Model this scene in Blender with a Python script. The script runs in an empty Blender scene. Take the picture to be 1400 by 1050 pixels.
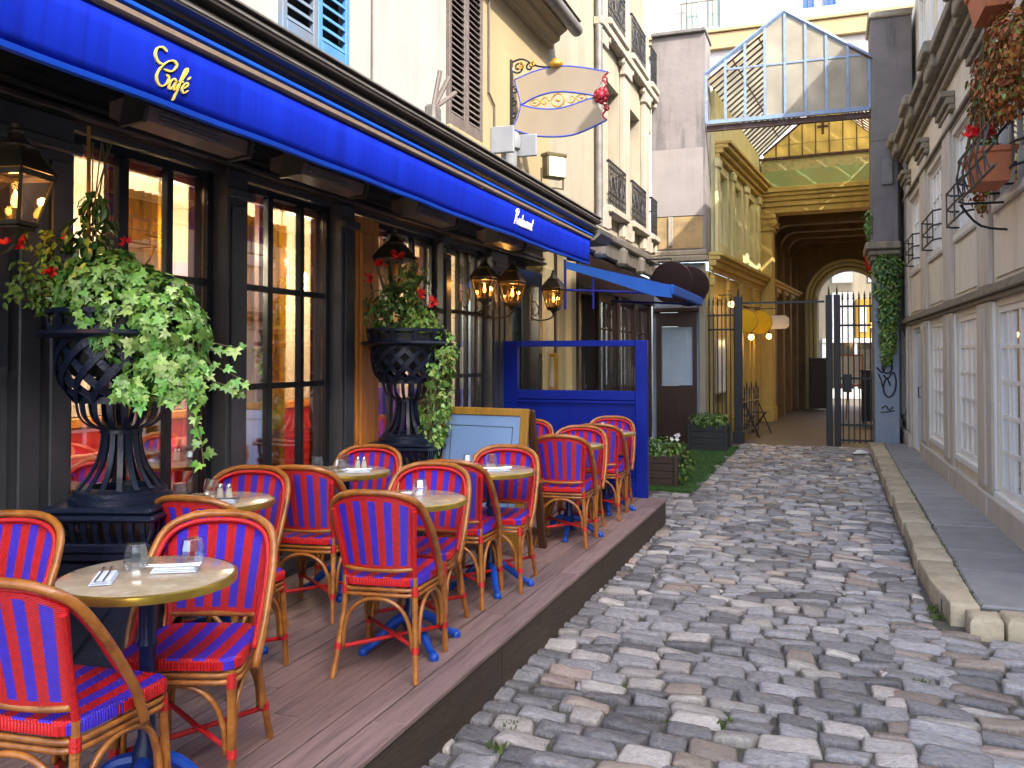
import bpy, math, random
from mathutils import Vector, Matrix, Euler, noise as mnoise
R = random.Random(11)
rad = math.radians
SC = bpy.context.scene
COL = SC.collection
# ---------------------------------------------------------------- camera, world, sun, exposure
PSI, PIT = rad(20.05), rad(1.2)
cam_d = bpy.data.cameras.new('camera'); cam = bpy.data.objects.new('camera', cam_d); COL.objects.link(cam)
cam.location = (0, 0, 1.75); cam.rotation_euler = (math.pi/2 + PIT, 0, PSI)
cam_d.sensor_width = 36; cam_d.lens = 36*1200/1400; cam_d.shift_y = -63.1/1400
cam_d.clip_start = .05; cam_d.clip_end = 500
SC.camera = cam
SUN_DIR = Vector((-.60, .44, -.64)).normalized()          # the way the light travels
W = bpy.data.worlds.new('World'); SC.world = W; W.use_nodes = True
nt = W.node_tree; nt.nodes.clear()
sky = nt.nodes.new('ShaderNodeTexSky'); sky.sky_type = 'NISHITA'; sky.sun_disc = False
sky.sun_elevation = math.asin(-SUN_DIR.z)
sky.dust_density = 3.0; sky.ozone_density = .4; sky.air_density = .8
sky.sun_rotation = math.atan2(-SUN_DIR.x, -SUN_DIR.y)
bg = nt.nodes.new('ShaderNodeBackground'); bg.inputs[1].default_value = .15
wo = nt.nodes.new('ShaderNodeOutputWorld')
nt.links.new(sky.outputs[0], bg.inputs[0]); nt.links.new(bg.outputs[0], wo.inputs[0])
sd = bpy.data.lights.new('sun', 'SUN'); sd.energy = 2.0; sd.angle = rad(.5); sd.color = (1, .93, .82)
so = bpy.data.objects.new('sun', sd); COL.objects.link(so)
so.rotation_euler = SUN_DIR.to_track_quat('-Z', 'Y').to_euler(); so.location = (20, -15, 30)
vs = SC.view_settings; vs.view_transform = 'Standard'; vs.look = 'None'; vs.gamma = 1; vs.use_curve_mapping = False
vs.exposure = 2.4

# ---------------------------------------------------------------- materials
MATS = {}
def mat(name, c1, c2=None, rough=.6, metal=0., scale=6., bump=0., bscale=None, rnd=0., isl=0., spec=.5,
        stretch=None, emit=None, estr=0., dirt=None, dscale=2.5, damt=.55, coat=0., hue=0., dstretch=None):
    """two-tone noise material; rnd varies brightness per object, isl per mesh island, dirt = patchy stain colour"""
    m = bpy.data.materials.new(name); m.use_nodes = True; n = m.node_tree.nodes; L = m.node_tree.links
    b = n['Principled BSDF']
    b.inputs['Roughness'].default_value = rough; b.inputs['Metallic'].default_value = metal
    b.inputs['Specular IOR Level'].default_value = spec; b.inputs['Coat Weight'].default_value = coat
    tc = n.new('ShaderNodeTexCoord'); mp = n.new('ShaderNodeMapping'); L.new(tc.outputs['Object'], mp.inputs[0])
    if stretch: mp.inputs['Scale'].default_value = stretch
    if rnd or isl:
        oi = n.new('ShaderNodeObjectInfo'); va = n.new('ShaderNodeVectorMath'); va.operation = 'SCALE'
        cb = n.new('ShaderNodeCombineXYZ'); L.new(oi.outputs['Random'], cb.inputs[0]); L.new(oi.outputs['Random'], cb.inputs[1])
        va.inputs['Scale'].default_value = 37; L.new(cb.outputs[0], va.inputs[0]); L.new(va.outputs[0], mp.inputs['Location'])
    nz = n.new('ShaderNodeTexNoise'); nz.inputs['Scale'].default_value = scale; nz.inputs['Detail'].default_value = 5
    nz.inputs['Roughness'].default_value = .62
    L.new(mp.outputs[0], nz.inputs[0])
    c2 = c2 or tuple(x*.8 for x in c1)
    rp = n.new('ShaderNodeValToRGB'); rp.color_ramp.elements[0].position = .3; rp.color_ramp.elements[1].position = .7
    rp.color_ramp.elements[0].color = (*c1, 1); rp.color_ramp.elements[1].color = (*c2, 1)
    L.new(nz.outputs[0], rp.inputs[0]); out = rp.outputs[0]
    if dirt:
        n2 = n.new('ShaderNodeTexNoise'); n2.inputs['Scale'].default_value = dscale; n2.inputs['Detail'].default_value = 7
        n2.inputs['Roughness'].default_value = .7
        m2_ = n.new('ShaderNodeMapping'); m2_.inputs['Scale'].default_value = dstretch or (1, 1, 1); L.new(mp.outputs[0], m2_.inputs[0]); L.new(m2_.outputs[0], n2.inputs[0])
        r2 = n.new('ShaderNodeValToRGB'); r2.color_ramp.elements[0].position = .5; r2.color_ramp.elements[1].position = .72
        r2.color_ramp.elements[0].color = (0, 0, 0, 1); r2.color_ramp.elements[1].color = (damt,)*3 + (1,)
        L.new(n2.outputs[0], r2.inputs[0])
        mx = n.new('ShaderNodeMixRGB'); L.new(r2.outputs[0], mx.inputs[0]); L.new(out, mx.inputs[1]); mx.inputs[2].default_value = (*dirt, 1)
        out = mx.outputs[0]
    if rnd or isl:
        ge = n.new('ShaderNodeNewGeometry'); ad = n.new('ShaderNodeMath'); ad.operation = 'ADD'
        L.new(oi.outputs['Random'], ad.inputs[0]); L.new(ge.outputs['Random Per Island'], ad.inputs[1])
        fr = n.new('ShaderNodeMath'); fr.operation = 'FRACT'; L.new(ad.outputs[0], fr.inputs[0])
        a = max(rnd, isl)
        mr = n.new('ShaderNodeMapRange'); L.new(fr.outputs[0], mr.inputs[0])
        mr.inputs['To Min'].default_value = 1-a; mr.inputs['To Max'].default_value = 1+a
        hs = n.new('ShaderNodeHueSaturation'); L.new(mr.outputs[0], hs.inputs['Value']); L.new(out, hs.inputs['Color'])
        if hue:
            m2 = n.new('ShaderNodeMath'); m2.operation = 'MULTIPLY'; m2.inputs[1].default_value = 7.31; L.new(fr.outputs[0], m2.inputs[0])
            f2 = n.new('ShaderNodeMath'); f2.operation = 'FRACT'; L.new(m2.outputs[0], f2.inputs[0])
            h2 = n.new('ShaderNodeMapRange'); L.new(f2.outputs[0], h2.inputs[0])
            h2.inputs['To Min'].default_value = .5-hue; h2.inputs['To Max'].default_value = .5+hue
            L.new(h2.outputs[0], hs.inputs['Hue'])
        out = hs.outputs[0]
    L.new(out, b.inputs['Base Color'])
    if bump:
        nb = n.new('ShaderNodeTexNoise'); nb.inputs['Scale'].default_value = bscale or scale*4; nb.inputs['Detail'].default_value = 6
        L.new(mp.outputs[0], nb.inputs[0])
        bp = n.new('ShaderNodeBump'); bp.inputs['Strength'].default_value = bump; bp.inputs['Distance'].default_value = .02
        L.new(nb.outputs[0], bp.inputs['Height']); L.new(bp.outputs[0], b.inputs['Normal'])
    if emit:
        b.inputs['Emission Color'].default_value = (*emit, 1); b.inputs['Emission Strength'].default_value = estr
    MATS[name] = m
    return m
def glassmat(name, tint=(.93, .95, .95), ior=1.7, rough=.01, base=0.06):
    m = bpy.data.materials.new(name); m.use_nodes = True; n = m.node_tree.nodes; L = m.node_tree.links
    n.remove(n['Principled BSDF'])
    t = n.new('ShaderNodeBsdfTransparent'); t.inputs[0].default_value = (*tint, 1)
    g = n.new('ShaderNodeBsdfGlossy'); g.inputs['Roughness'].default_value = rough; g.inputs['Color'].default_value = (1, 1, 1, 1)
    f0 = ((ior-1)/(ior+1))**2
    lw = n.new('ShaderNodeLayerWeight'); lw.inputs['Blend'].default_value = .5
    pw = n.new('ShaderNodeMath'); pw.operation = 'POWER'; pw.inputs[1].default_value = 5; L.new(lw.outputs['Facing'], pw.inputs[0])
    f = n.new('ShaderNodeMath'); f.operation = 'MULTIPLY_ADD'; L.new(pw.outputs[0], f.inputs[0]); f.inputs[1].default_value = 1-f0; f.inputs[2].default_value = f0
    a = n.new('ShaderNodeMath'); a.operation = 'ADD'; a.use_clamp = True; a.inputs[1].default_value = base; L.new(f.outputs[0], a.inputs[0])
    x = n.new('ShaderNodeMixShader'); L.new(a.outputs[0], x.inputs[0]); L.new(t.outputs[0], x.inputs[1]); L.new(g.outputs[0], x.inputs[2])
    L.new(x.outputs[0], n['Material Output'].inputs[0]); MATS[name] = m; return m
def frostmat(name, col, tr=.6, scale=3.):
    m = bpy.data.materials.new(name); m.use_nodes = True; n = m.node_tree.nodes; L = m.node_tree.links
    n.remove(n['Principled BSDF'])
    tc = n.new('ShaderNodeTexCoord'); nz = n.new('ShaderNodeTexNoise'); nz.inputs['Scale'].default_value = scale; nz.inputs['Detail'].default_value = 6
    L.new(tc.outputs['Object'], nz.inputs[0])
    rp = n.new('ShaderNodeValToRGB'); rp.color_ramp.elements[0].position = .3; rp.color_ramp.elements[1].position = .75
    rp.color_ramp.elements[0].color = (*col, 1); rp.color_ramp.elements[1].color = (*(x*.62 for x in col), 1)
    L.new(nz.outputs[0], rp.inputs[0])
    t = n.new('ShaderNodeBsdfTranslucent'); d = n.new('ShaderNodeBsdfDiffuse')
    for q in (t, d): L.new(rp.outputs[0], q.inputs[0])
    x = n.new('ShaderNodeMixShader'); x.inputs[0].default_value = 1-tr; L.new(t.outputs[0], x.inputs[1]); L.new(d.outputs[0], x.inputs[2])
    L.new(x.outputs[0], n['Material Output'].inputs[0]); MATS[name] = m; return m
def weavemat(name, nstripe, border, vborder):
    """woven red and blue strands; stripes follow the sheet's own UV"""
    m = bpy.data.materials.new(name); m.use_nodes = True; n = m.node_tree.nodes; L = m.node_tree.links
    b = n['Principled BSDF']; b.inputs['Roughness'].default_value = .42
    uv = n.new('ShaderNodeUVMap'); sp = n.new('ShaderNodeSeparateXYZ'); L.new(uv.outputs[0], sp.inputs[0])
    def M(op, a, bb=None):
        q = n.new('ShaderNodeMath'); q.operation = op
        for i, v in enumerate((a, bb)):
            if v is None: continue
            if isinstance(v, (int, float)): q.inputs[i].default_value = v
            else: L.new(v, q.inputs[i])
        return q.outputs[0]
    u, v = sp.outputs[0], sp.outputs[1]
    # strands are stepped: quantise u a little so the stripe edge follows the weave
    row = M('FLOOR', M('MULTIPLY', v, 46)); jog = M('MULTIPLY', M('MODULO', row, 2), .007)
    uj = M('ADD', u, jog)
    t = M('MULTIPLY', M('DIVIDE', M('SUBTRACT', uj, border), 1-2*border), nstripe)
    blue = M('LESS_THAN', M('MODULO', M('ADD', t, 20), 2.0), 1.0)
    ins = M('MULTIPLY', M('GREATER_THAN', t, 0.0), M('LESS_THAN', t, float(nstripe)))
    inv = M('MULTIPLY', M('GREATER_THAN', v, vborder), M('LESS_THAN', v, 1-vborder))
    fac = M('MULTIPLY', M('MULTIPLY', blue, ins), inv)
    tc = n.new('ShaderNodeTexCoord'); nz = n.new('ShaderNodeTexNoise'); nz.inputs['Scale'].default_value = 45; nz.inputs['Detail'].default_value = 4; L.new(tc.outputs['Object'], nz.inputs[0])
    mx = n.new('ShaderNodeMixRGB'); L.new(fac, mx.inputs[0]); mx.inputs[1].default_value = (.62, .010, .014, 1); mx.inputs[2].default_value = (.058, .026, .60, 1)
    vr = M('ADD', M('MULTIPLY', nz.outputs[0], .6), .66)
    wv = M('MULTIPLY', M('SINE', M('MULTIPLY', v, 290.0)), M('SINE', M('MULTIPLY', u, 250.0)))
    hs = n.new('ShaderNodeHueSaturation'); L.new(M('ADD', vr, M('MULTIPLY', wv, .14)), hs.inputs['Value']); L.new(mx.outputs[0], hs.inputs['Color'])
    L.new(hs.outputs[0], b.inputs['Base Color'])
    bp = n.new('ShaderNodeBump'); bp.inputs['Strength'].default_value = .55; bp.inputs['Distance'].default_value = .004
    L.new(wv, bp.inputs['Height']); L.new(bp.outputs[0], b.inputs['Normal'])
    MATS[name] = m; return m

mat('charcoal', (.050, .055, .066), (.075, .080, .092), rough=.32, scale=3, bump=.08, bscale=40)
mat('charcoal_gloss', (.014, .017, .024), (.024, .027, .036), rough=.25, scale=3)
mat('charcoal_brown', (.030, .025, .022), (.05, .043, .038), rough=.4, scale=8)
mat('black_iron', (.006, .007, .010), (.014, .016, .022), rough=.42, scale=20, bump=.15, bscale=90)
mat('urn_iron', (.004, .008, .022), (.009, .015, .04), rough=.36, scale=18, bump=.2, bscale=80)
mat('window_frame_red', (.10, .015, .012), (.16, .03, .02), rough=.4)
mat('awning_blue', (.001, .013, .34), (.002, .021, .43), rough=.75, spec=.15, scale=2.2, stretch=(1, 3.5, .35), bump=.2, bscale=5, dirt=(.001, .008, .21), dscale=1.1, damt=.75, dstretch=(1, 5, .25))
mat('hem_blue', (.003, .055, .52), (.004, .07, .58), rough=.6, spec=.2, scale=3)
mat('awning_dark', (.004, .012, .22), (.006, .018, .30), rough=.6, scale=3)
mat('small_awning_blue', (.008, .10, .52), (.01, .14, .62), rough=.6, scale=3, bump=.1, bscale=9)
mat('screen_blue', (.002, .014, .25), (.004, .020, .31), rough=.4, spec=.3, scale=2.5, bump=.08, bscale=40, dirt=(.008, .02, .16), damt=.5, dstretch=(2.2, 2.2, .28))
mat('gold_thread', (.80, .62, .12), (.7, .52, .1), rough=.5)
mat('pale_thread', (.8, .78, .72), (.7, .66, .6), rough=.5)
mat('honey_wood', (.80, .34, .07), (.50, .17, .03), rough=.38, scale=4, stretch=(9, 9, .7), bump=.15, bscale=18, dirt=(.3, .09, .02), dscale=3.5)
mat('rattan', (.50, .195, .034), (.28, .09, .016), rough=.28, scale=14, dirt=(.12, .035, .01), dscale=9, damt=.85, bump=.15, bscale=60, coat=.25, rnd=.16)
mat('red_binding', (.66, .014, .018), (.5, .012, .014), rough=.4, scale=60, bump=.4, bscale=160)
weavemat('woven_back', 9, .075, .05)
weavemat('woven_seat', 9, .05, .06)
mat('deck_wood', (.30, .20, .178), (.205, .135, .122), rough=.55, scale=3.2, stretch=(14, .9, 14), bump=.3, bscale=9, rnd=.18, dirt=(.10, .07, .066), dscale=1.6, damt=.65)
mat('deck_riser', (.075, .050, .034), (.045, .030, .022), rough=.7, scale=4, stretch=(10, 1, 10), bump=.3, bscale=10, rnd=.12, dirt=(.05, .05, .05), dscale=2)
mat('marble', (.56, .46, .32), (.36, .27, .17), rough=.16, scale=7, dirt=(.62, .56, .46), dscale=12, damt=.7)
mat('brass', (.72, .50, .10), (.58, .36, .06), rough=.28, metal=.85, scale=20)
mat('table_blue', (.005, .016, .085), (.008, .022, .11), rough=.35)
mat('foot_blue', (.004, .055, .40), (.008, .075, .46), rough=.35, scale=12)
mat('steel', (.6, .6, .62), (.5, .5, .52), rough=.25, metal=.9)
mat('napkin', (.72, .78, .86), (.62, .68, .78), rough=.8, scale=20)
mat('cobble', (.30, .285, .278), (.18, .172, .173), rough=.27, scale=7, bump=.55, bscale=16, rnd=.5, hue=.012, dirt=(.42, .365, .30), dscale=5, damt=.65)
mat('cobble_pale', (.52, .47, .40), (.37, .335, .30), rough=.27, scale=7, bump=.55, bscale=16, rnd=.24, hue=.012, dirt=(.23, .215, .205), dscale=6, damt=.6)
mat('cobble_rust', (.38, .29, .225), (.27, .22, .18), rough=.27, scale=7, bump=.55, bscale=16, rnd=.3, hue=.01, dirt=(.24, .22, .2), dscale=6, damt=.6)
mat('mortar', (.15, .128, .10), (.08, .072, .062), rough=.95, scale=26, bump=.8, bscale=90, dirt=(.05, .065, .02), dscale=3.0, damt=.75)
mat('moss', (.055, .10, .018), (.10, .13, .022), rough=.9, scale=50, isl=.35)
mat('kerb', (.50, .42, .29), (.38, .31, .20), rough=.75, scale=5, bump=.5, bscale=30, rnd=.14, dirt=(.18, .155, .115), dscale=4, damt=.6)
mat('slab', (.32, .31, .305), (.225, .22, .22), rough=.5, scale=5, bump=.4, bscale=60, rnd=.18, dirt=(.32, .30, .285), dscale=2.2, damt=.55)
mat('earth', (.10, .09, .08), (.07, .065, .06), rough=.9, scale=8)
mat('passage_floor', (.15, .12, .085), (.10, .08, .06), rough=.55, scale=5, bump=.3, bscale=30, dirt=(.2, .17, .13), dscale=2)
mat('turf', (.034, .095, .012), (.055, .135, .02), rough=.95, scale=9, isl=.4, dirt=(.07, .08, .03), dscale=3)
mat('white_wall', (.335, .328, .316), (.30, .293, .282), rough=.85, scale=2.2, bump=.15, bscale=20, dirt=(.24, .225, .205), dscale=1.3, damt=.6, dstretch=(2.2, 2.2, .28))
mat('yellow_wall', (.34, .27, .15), (.295, .23, .125), rough=.85, scale=1.8, bump=.15, bscale=20, dirt=(.25, .195, .11), dscale=1.2, damt=.7, dstretch=(2.2, 2.2, .28))
mat('cream_wall', (.315, .275, .205), (.27, .237, .175), rough=.85, scale=2, bump=.15, bscale=20, dirt=(.19, .165, .125), dscale=1.1, damt=.8, dstretch=(2.2, 2.2, .28))
mat('yellow_pier', (.74, .60, .31), (.64, .51, .26), rough=.8, scale=2, bump=.1, dirt=(.42, .34, .18), dscale=2, damt=.6, dstretch=(2.2, 2.2, .28))
mat('stone_trim', (.33, .295, .235), (.30, .265, .21), rough=.85, scale=4, bump=.25, bscale=25, dirt=(.16, .14, .115), dscale=2.5, damt=.75, dstretch=(2.2, 2.2, .28))
mat('grey_wall', (.215, .195, .192), (.155, .143, .142), rough=.9, scale=2.2, bump=.3, bscale=14, dirt=(.06, .057, .06), dscale=1.3, damt=.9, dstretch=(2.2, 2.2, .28))
mat('grey_patch', (.265, .24, .232), (.23, .208, .2), rough=.9, scale=2.5, dirt=(.17, .155, .15), dscale=2, damt=.5, dstretch=(2.2, 2.2, .28))
mat('ochre_wall', (.36, .25, .11), (.22, .155, .08), rough=.9, scale=3, bump=.3, dirt=(.1, .08, .06), dscale=3)
mat('right_wall', (.73, .66, .53), (.66, .59, .47), rough=.8, scale=2.5, bump=.1, bscale=24, dirt=(.48, .42, .33), dscale=1.2, damt=.55, dstretch=(2.2, 2.2, .28))
mat('right_trim', (.56, .50, .42), (.48, .43, .36), rough=.8, scale=4, bump=.12, bscale=24, dirt=(.33, .29, .24), dscale=1.6, damt=.6, dstretch=(2.2, 2.2, .28))
mat('cornice_dirty', (.30, .255, .185), (.20, .17, .125), rough=.85, scale=6, bump=.25, bscale=25, dirt=(.09, .08, .065), dscale=3, damt=0.85, dstretch=(2.2, 2.2, .28))
mat('white_paint', (.84, .83, .80), (.78, .77, .74), rough=.4, scale=5, dirt=(.58, .55, .5), dscale=3, damt=.35)
mat('milk_pane', (.84, .82, .77), (.78, .76, .71), rough=.42, scale=2, rnd=.06, spec=.3)
mat('door_white', (.62, .68, .78), (.56, .62, .72), rough=.4, scale=3)
mat('shutter_blue', (.045, .16, .36), (.06, .20, .42), rough=.55, scale=5, dirt=(.14, .23, .36), dscale=6, damt=.5)
mat('shutter_grey', (.11, .14, .19), (.14, .17, .21), rough=.55, scale=5, dirt=(.05, .17, .36), dscale=3, damt=.6)
mat('shutter_brown', (.085, .068, .062), (.12, .098, .09), rough=.55, scale=8, dirt=(.2, .16, .14), dscale=6, damt=.5)
mat('zinc', (.20, .19, .18), (.13, .12, .115), rough=.5, scale=6, metal=.3, dirt=(.07, .065, .06), dscale=4)
mat('roof_tile', (.13, .10, .08), (.09, .07, .06), rough=.8)
mat('dark_void', (.012, .011, .011), (.02, .018, .017), rough=.6)
mat('shop_brown', (.035, .018, .014), (.055, .03, .022), rough=.35, scale=5, stretch=(6, 6, 1))
mat('dark_disc', (.014, .006, .007), (.022, .009, .010), rough=.75, spec=.2, scale=9)
mat('sign_cream', (.27, .225, .17), (.235, .195, .145), rough=.5, scale=3)
mat('sign_blue', (.02, .05, .42), (.03, .06, .36), rough=.4)
mat('gilt', (.62, .36, .05), (.42, .22, .03), rough=.35, metal=.6)
mat('flower_red', (.74, .008, .012), (.55, .006, .012), rough=.5, isl=.3)
mat('sign_red', (.22, .004, .018), (.3, .008, .02), rough=.45)
mat('leaf_ivy', (.17, .35, .06), (.095, .235, .036), rough=.36, scale=22, rnd=.5, isl=.5, hue=.025)
mat('leaf_ivy_pale', (.36, .54, .18), (.21, .40, .09), rough=.38, scale=25, rnd=.35, isl=.35, hue=.025)
mat('leaf_dark', (.045, .13, .028), (.08, .18, .036), rough=.33, scale=18, isl=.5, hue=.02)
mat('leaf_lime', (.22, .30, .045), (.14, .23, .035), rough=.45, scale=18, isl=.4, hue=.02)
mat('leaf_brown', (.42, .15, .028), (.28, .085, .018), rough=.7, scale=18, isl=.5, hue=.025)
mat('stem', (.12, .11, .04), (.09, .07, .03), rough=.7)
mat('stake', (.42, .25, .06), (.32, .18, .04), rough=.6)
mat('terracotta', (.50, .15, .055), (.40, .11, .04), rough=.7, scale=6, bump=.1, dirt=(.3, .14, .08))
mat('planter_wood', (.075, .045, .03), (.05, .03, .022), rough=.7, scale=4, stretch=(1, 1, 8))
mat('planter_dark', (.022, .024, .026), (.035, .035, .036), rough=.6)
mat('gallery_yellow', (.52, .39, .115), (.43, .31, .08), rough=.65, scale=3, bump=.12, dirt=(.28, .2, .08), dscale=2, damt=0.70, dstretch=(2.2, 2.2, .28))
mat('gallery_green', (.60, .56, .31), (.52, .48, .25), rough=.75, scale=2.5, dirt=(.36, .33, .17), dscale=2.2, damt=.6, dstretch=(2.2, 2.2, .28))
mat('beam_green', (.31, .40, .19), (.26, .33, .145), rough=.8, scale=3, dirt=(.42, .32, .11), dscale=3, damt=.8)
mat('peeling', (.36, .42, .24), (.55, .44, .20), rough=.8, scale=5, dirt=(.2, .12, .05), dscale=6, damt=.8)
mat('gallery_brown', (.16, .105, .042), (.115, .075, .032), rough=.7, scale=4, dirt=(.06, .04, .02), dscale=2, damt=.6)  # brown darkened to carry the shade of the passage beyond the beam
mat('shop_glass_dark', (.03, .026, .022), (.05, .045, .035), rough=.1, scale=2)
mat('canopy_steel', (.15, .22, .36), (.20, .29, .44), rough=.5, scale=10, dirt=(.12, .08, .05), dscale=9, damt=.6)
mat('rust_beam', (.10, .045, .028), (.05, .03, .03), rough=.8, scale=9, dirt=(.14, .15, .2), dscale=6)
frostmat('frost_glass', (.66, .63, .55), .6, 1.6)
frostmat('frost_yellow', (.96, .80, .36), .6, 3)
frostmat('roof_glass', (.92, .86, .68), .85, 2.0)
mat('far_wall', (.44, .425, .41), (.39, .375, .36), rough=.9, scale=1.2, dirt=(.33, .315, .3), dscale=.8, damt=.5, dstretch=(2.2, 2.2, .28))
mat('far_band', (.40, .29, .15), (.35, .25, .125), rough=.85, scale=2)
mat('far_shutter', (.28, .40, .33), (.33, .46, .38), rough=.6)
mat('far_blue', (.03, .10, .48), (.05, .14, .55), rough=.6)
mat('mustard', (.36, .21, .02), (.30, .17, .018), rough=.5)
mat('orange_wood', (.42, .17, .03), (.32, .12, .02), rough=.5, scale=6)
mat('paper', (.62, .60, .52), (.55, .52, .44), rough=.8, scale=30)
mat('sign_yellow', (.66, .40, .02), (.58, .34, .015), rough=.8, spec=.1, scale=9)
mat('sign_white', (.55, .52, .46), (.5, .46, .4), rough=.5)
mat('sign_lampred', (.5, .01, .01), rough=.4)
mat('chalkboard', (.20, .34, .60), (.24, .39, .66), rough=.22, scale=1.5, dirt=(.3, .42, .62), dscale=2, damt=.4)  # pale blue of the face is the sky's reflection put into its colour
mat('board_back', (.34, .38, .46), (.28, .32, .40), rough=.5)
mat('line_grey', (.10, .12, .18), rough=.6)
mat('board_gold', (.40, .22, .03), (.30, .15, .02), rough=.4, scale=5, stretch=(8, 8, 1), bump=.1)
mat('board_brown', (.085, .035, .016), (.06, .025, .012), rough=.45, scale=5)
mat('graffiti_wall', (.22, .28, .37), (.28, .33, .40), rough=.8, scale=3, bump=.2, dirt=(.36, .35, .34), dscale=2.6, damt=.8)
mat('spray_black', (.015, .016, .02), rough=.6)
mat('poster', (.62, .70, .80), (.72, .77, .83), rough=.3, scale=3.5, dirt=(.86, .88, .9), dscale=2.4, damt=.9)  # on the shop front these pale tones paint the sky's reflection
mat('room_wall', (.62, .53, .39), (.54, .45, .32), rough=.9, scale=1.5)
mat('room_floor', (.16, .08, .04), (.11, .055, .03), rough=.5, stretch=(8, 1, 8))
mat('room_ceiling', (.66, .58, .46), rough=.9)
frostmat('curtain_gold', (.72, .50, .10), .6, 9)
mat('banquette_red', (.50, .008, .020), (.38, .006, .016), rough=.5, scale=6)
mat('mirror_green', (.26, .60, .36), (.36, .70, .46), rough=.3)
mat('lilac', (.50, .30, .44), (.42, .26, .40), rough=.7)
mat('bulb', (1, .8, .5), emit=(1, .55, .16), estr=9.)
mat('bulb_soft', (1, .7, .4), emit=(1, .45, .10), estr=3.2)
mat('flood_lens', (.8, .7, .4), emit=(1, .82, .42), estr=1.1)
mat('flood_body', (.10, .08, .04), (.15, .12, .07), rough=.4, metal=.4)
mat('bronze', (.050, .040, .027), (.085, .066, .04), rough=.38, scale=12, metal=.4)
mat('box_grey', (.24, .25, .27), (.19, .2, .22), rough=.45)
mat('heater_brown', (.15, .11, .085), (.2, .15, .12), rough=.3, scale=7)
mat('heater_bar', (.55, .50, .44), rough=.2, metal=.6)
glassmat('pane_glass', (.93, .94, .92), 1.7, .010, .28)
glassmat('lamp_glass', (.88, .80, .64), 1.5, .06, .08)
glassmat('tumbler', (.90, .94, .98), 1.55, .03, .10)
glassmat('screen_glass', (.90, .93, .95), 1.45, .01, .02)

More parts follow.
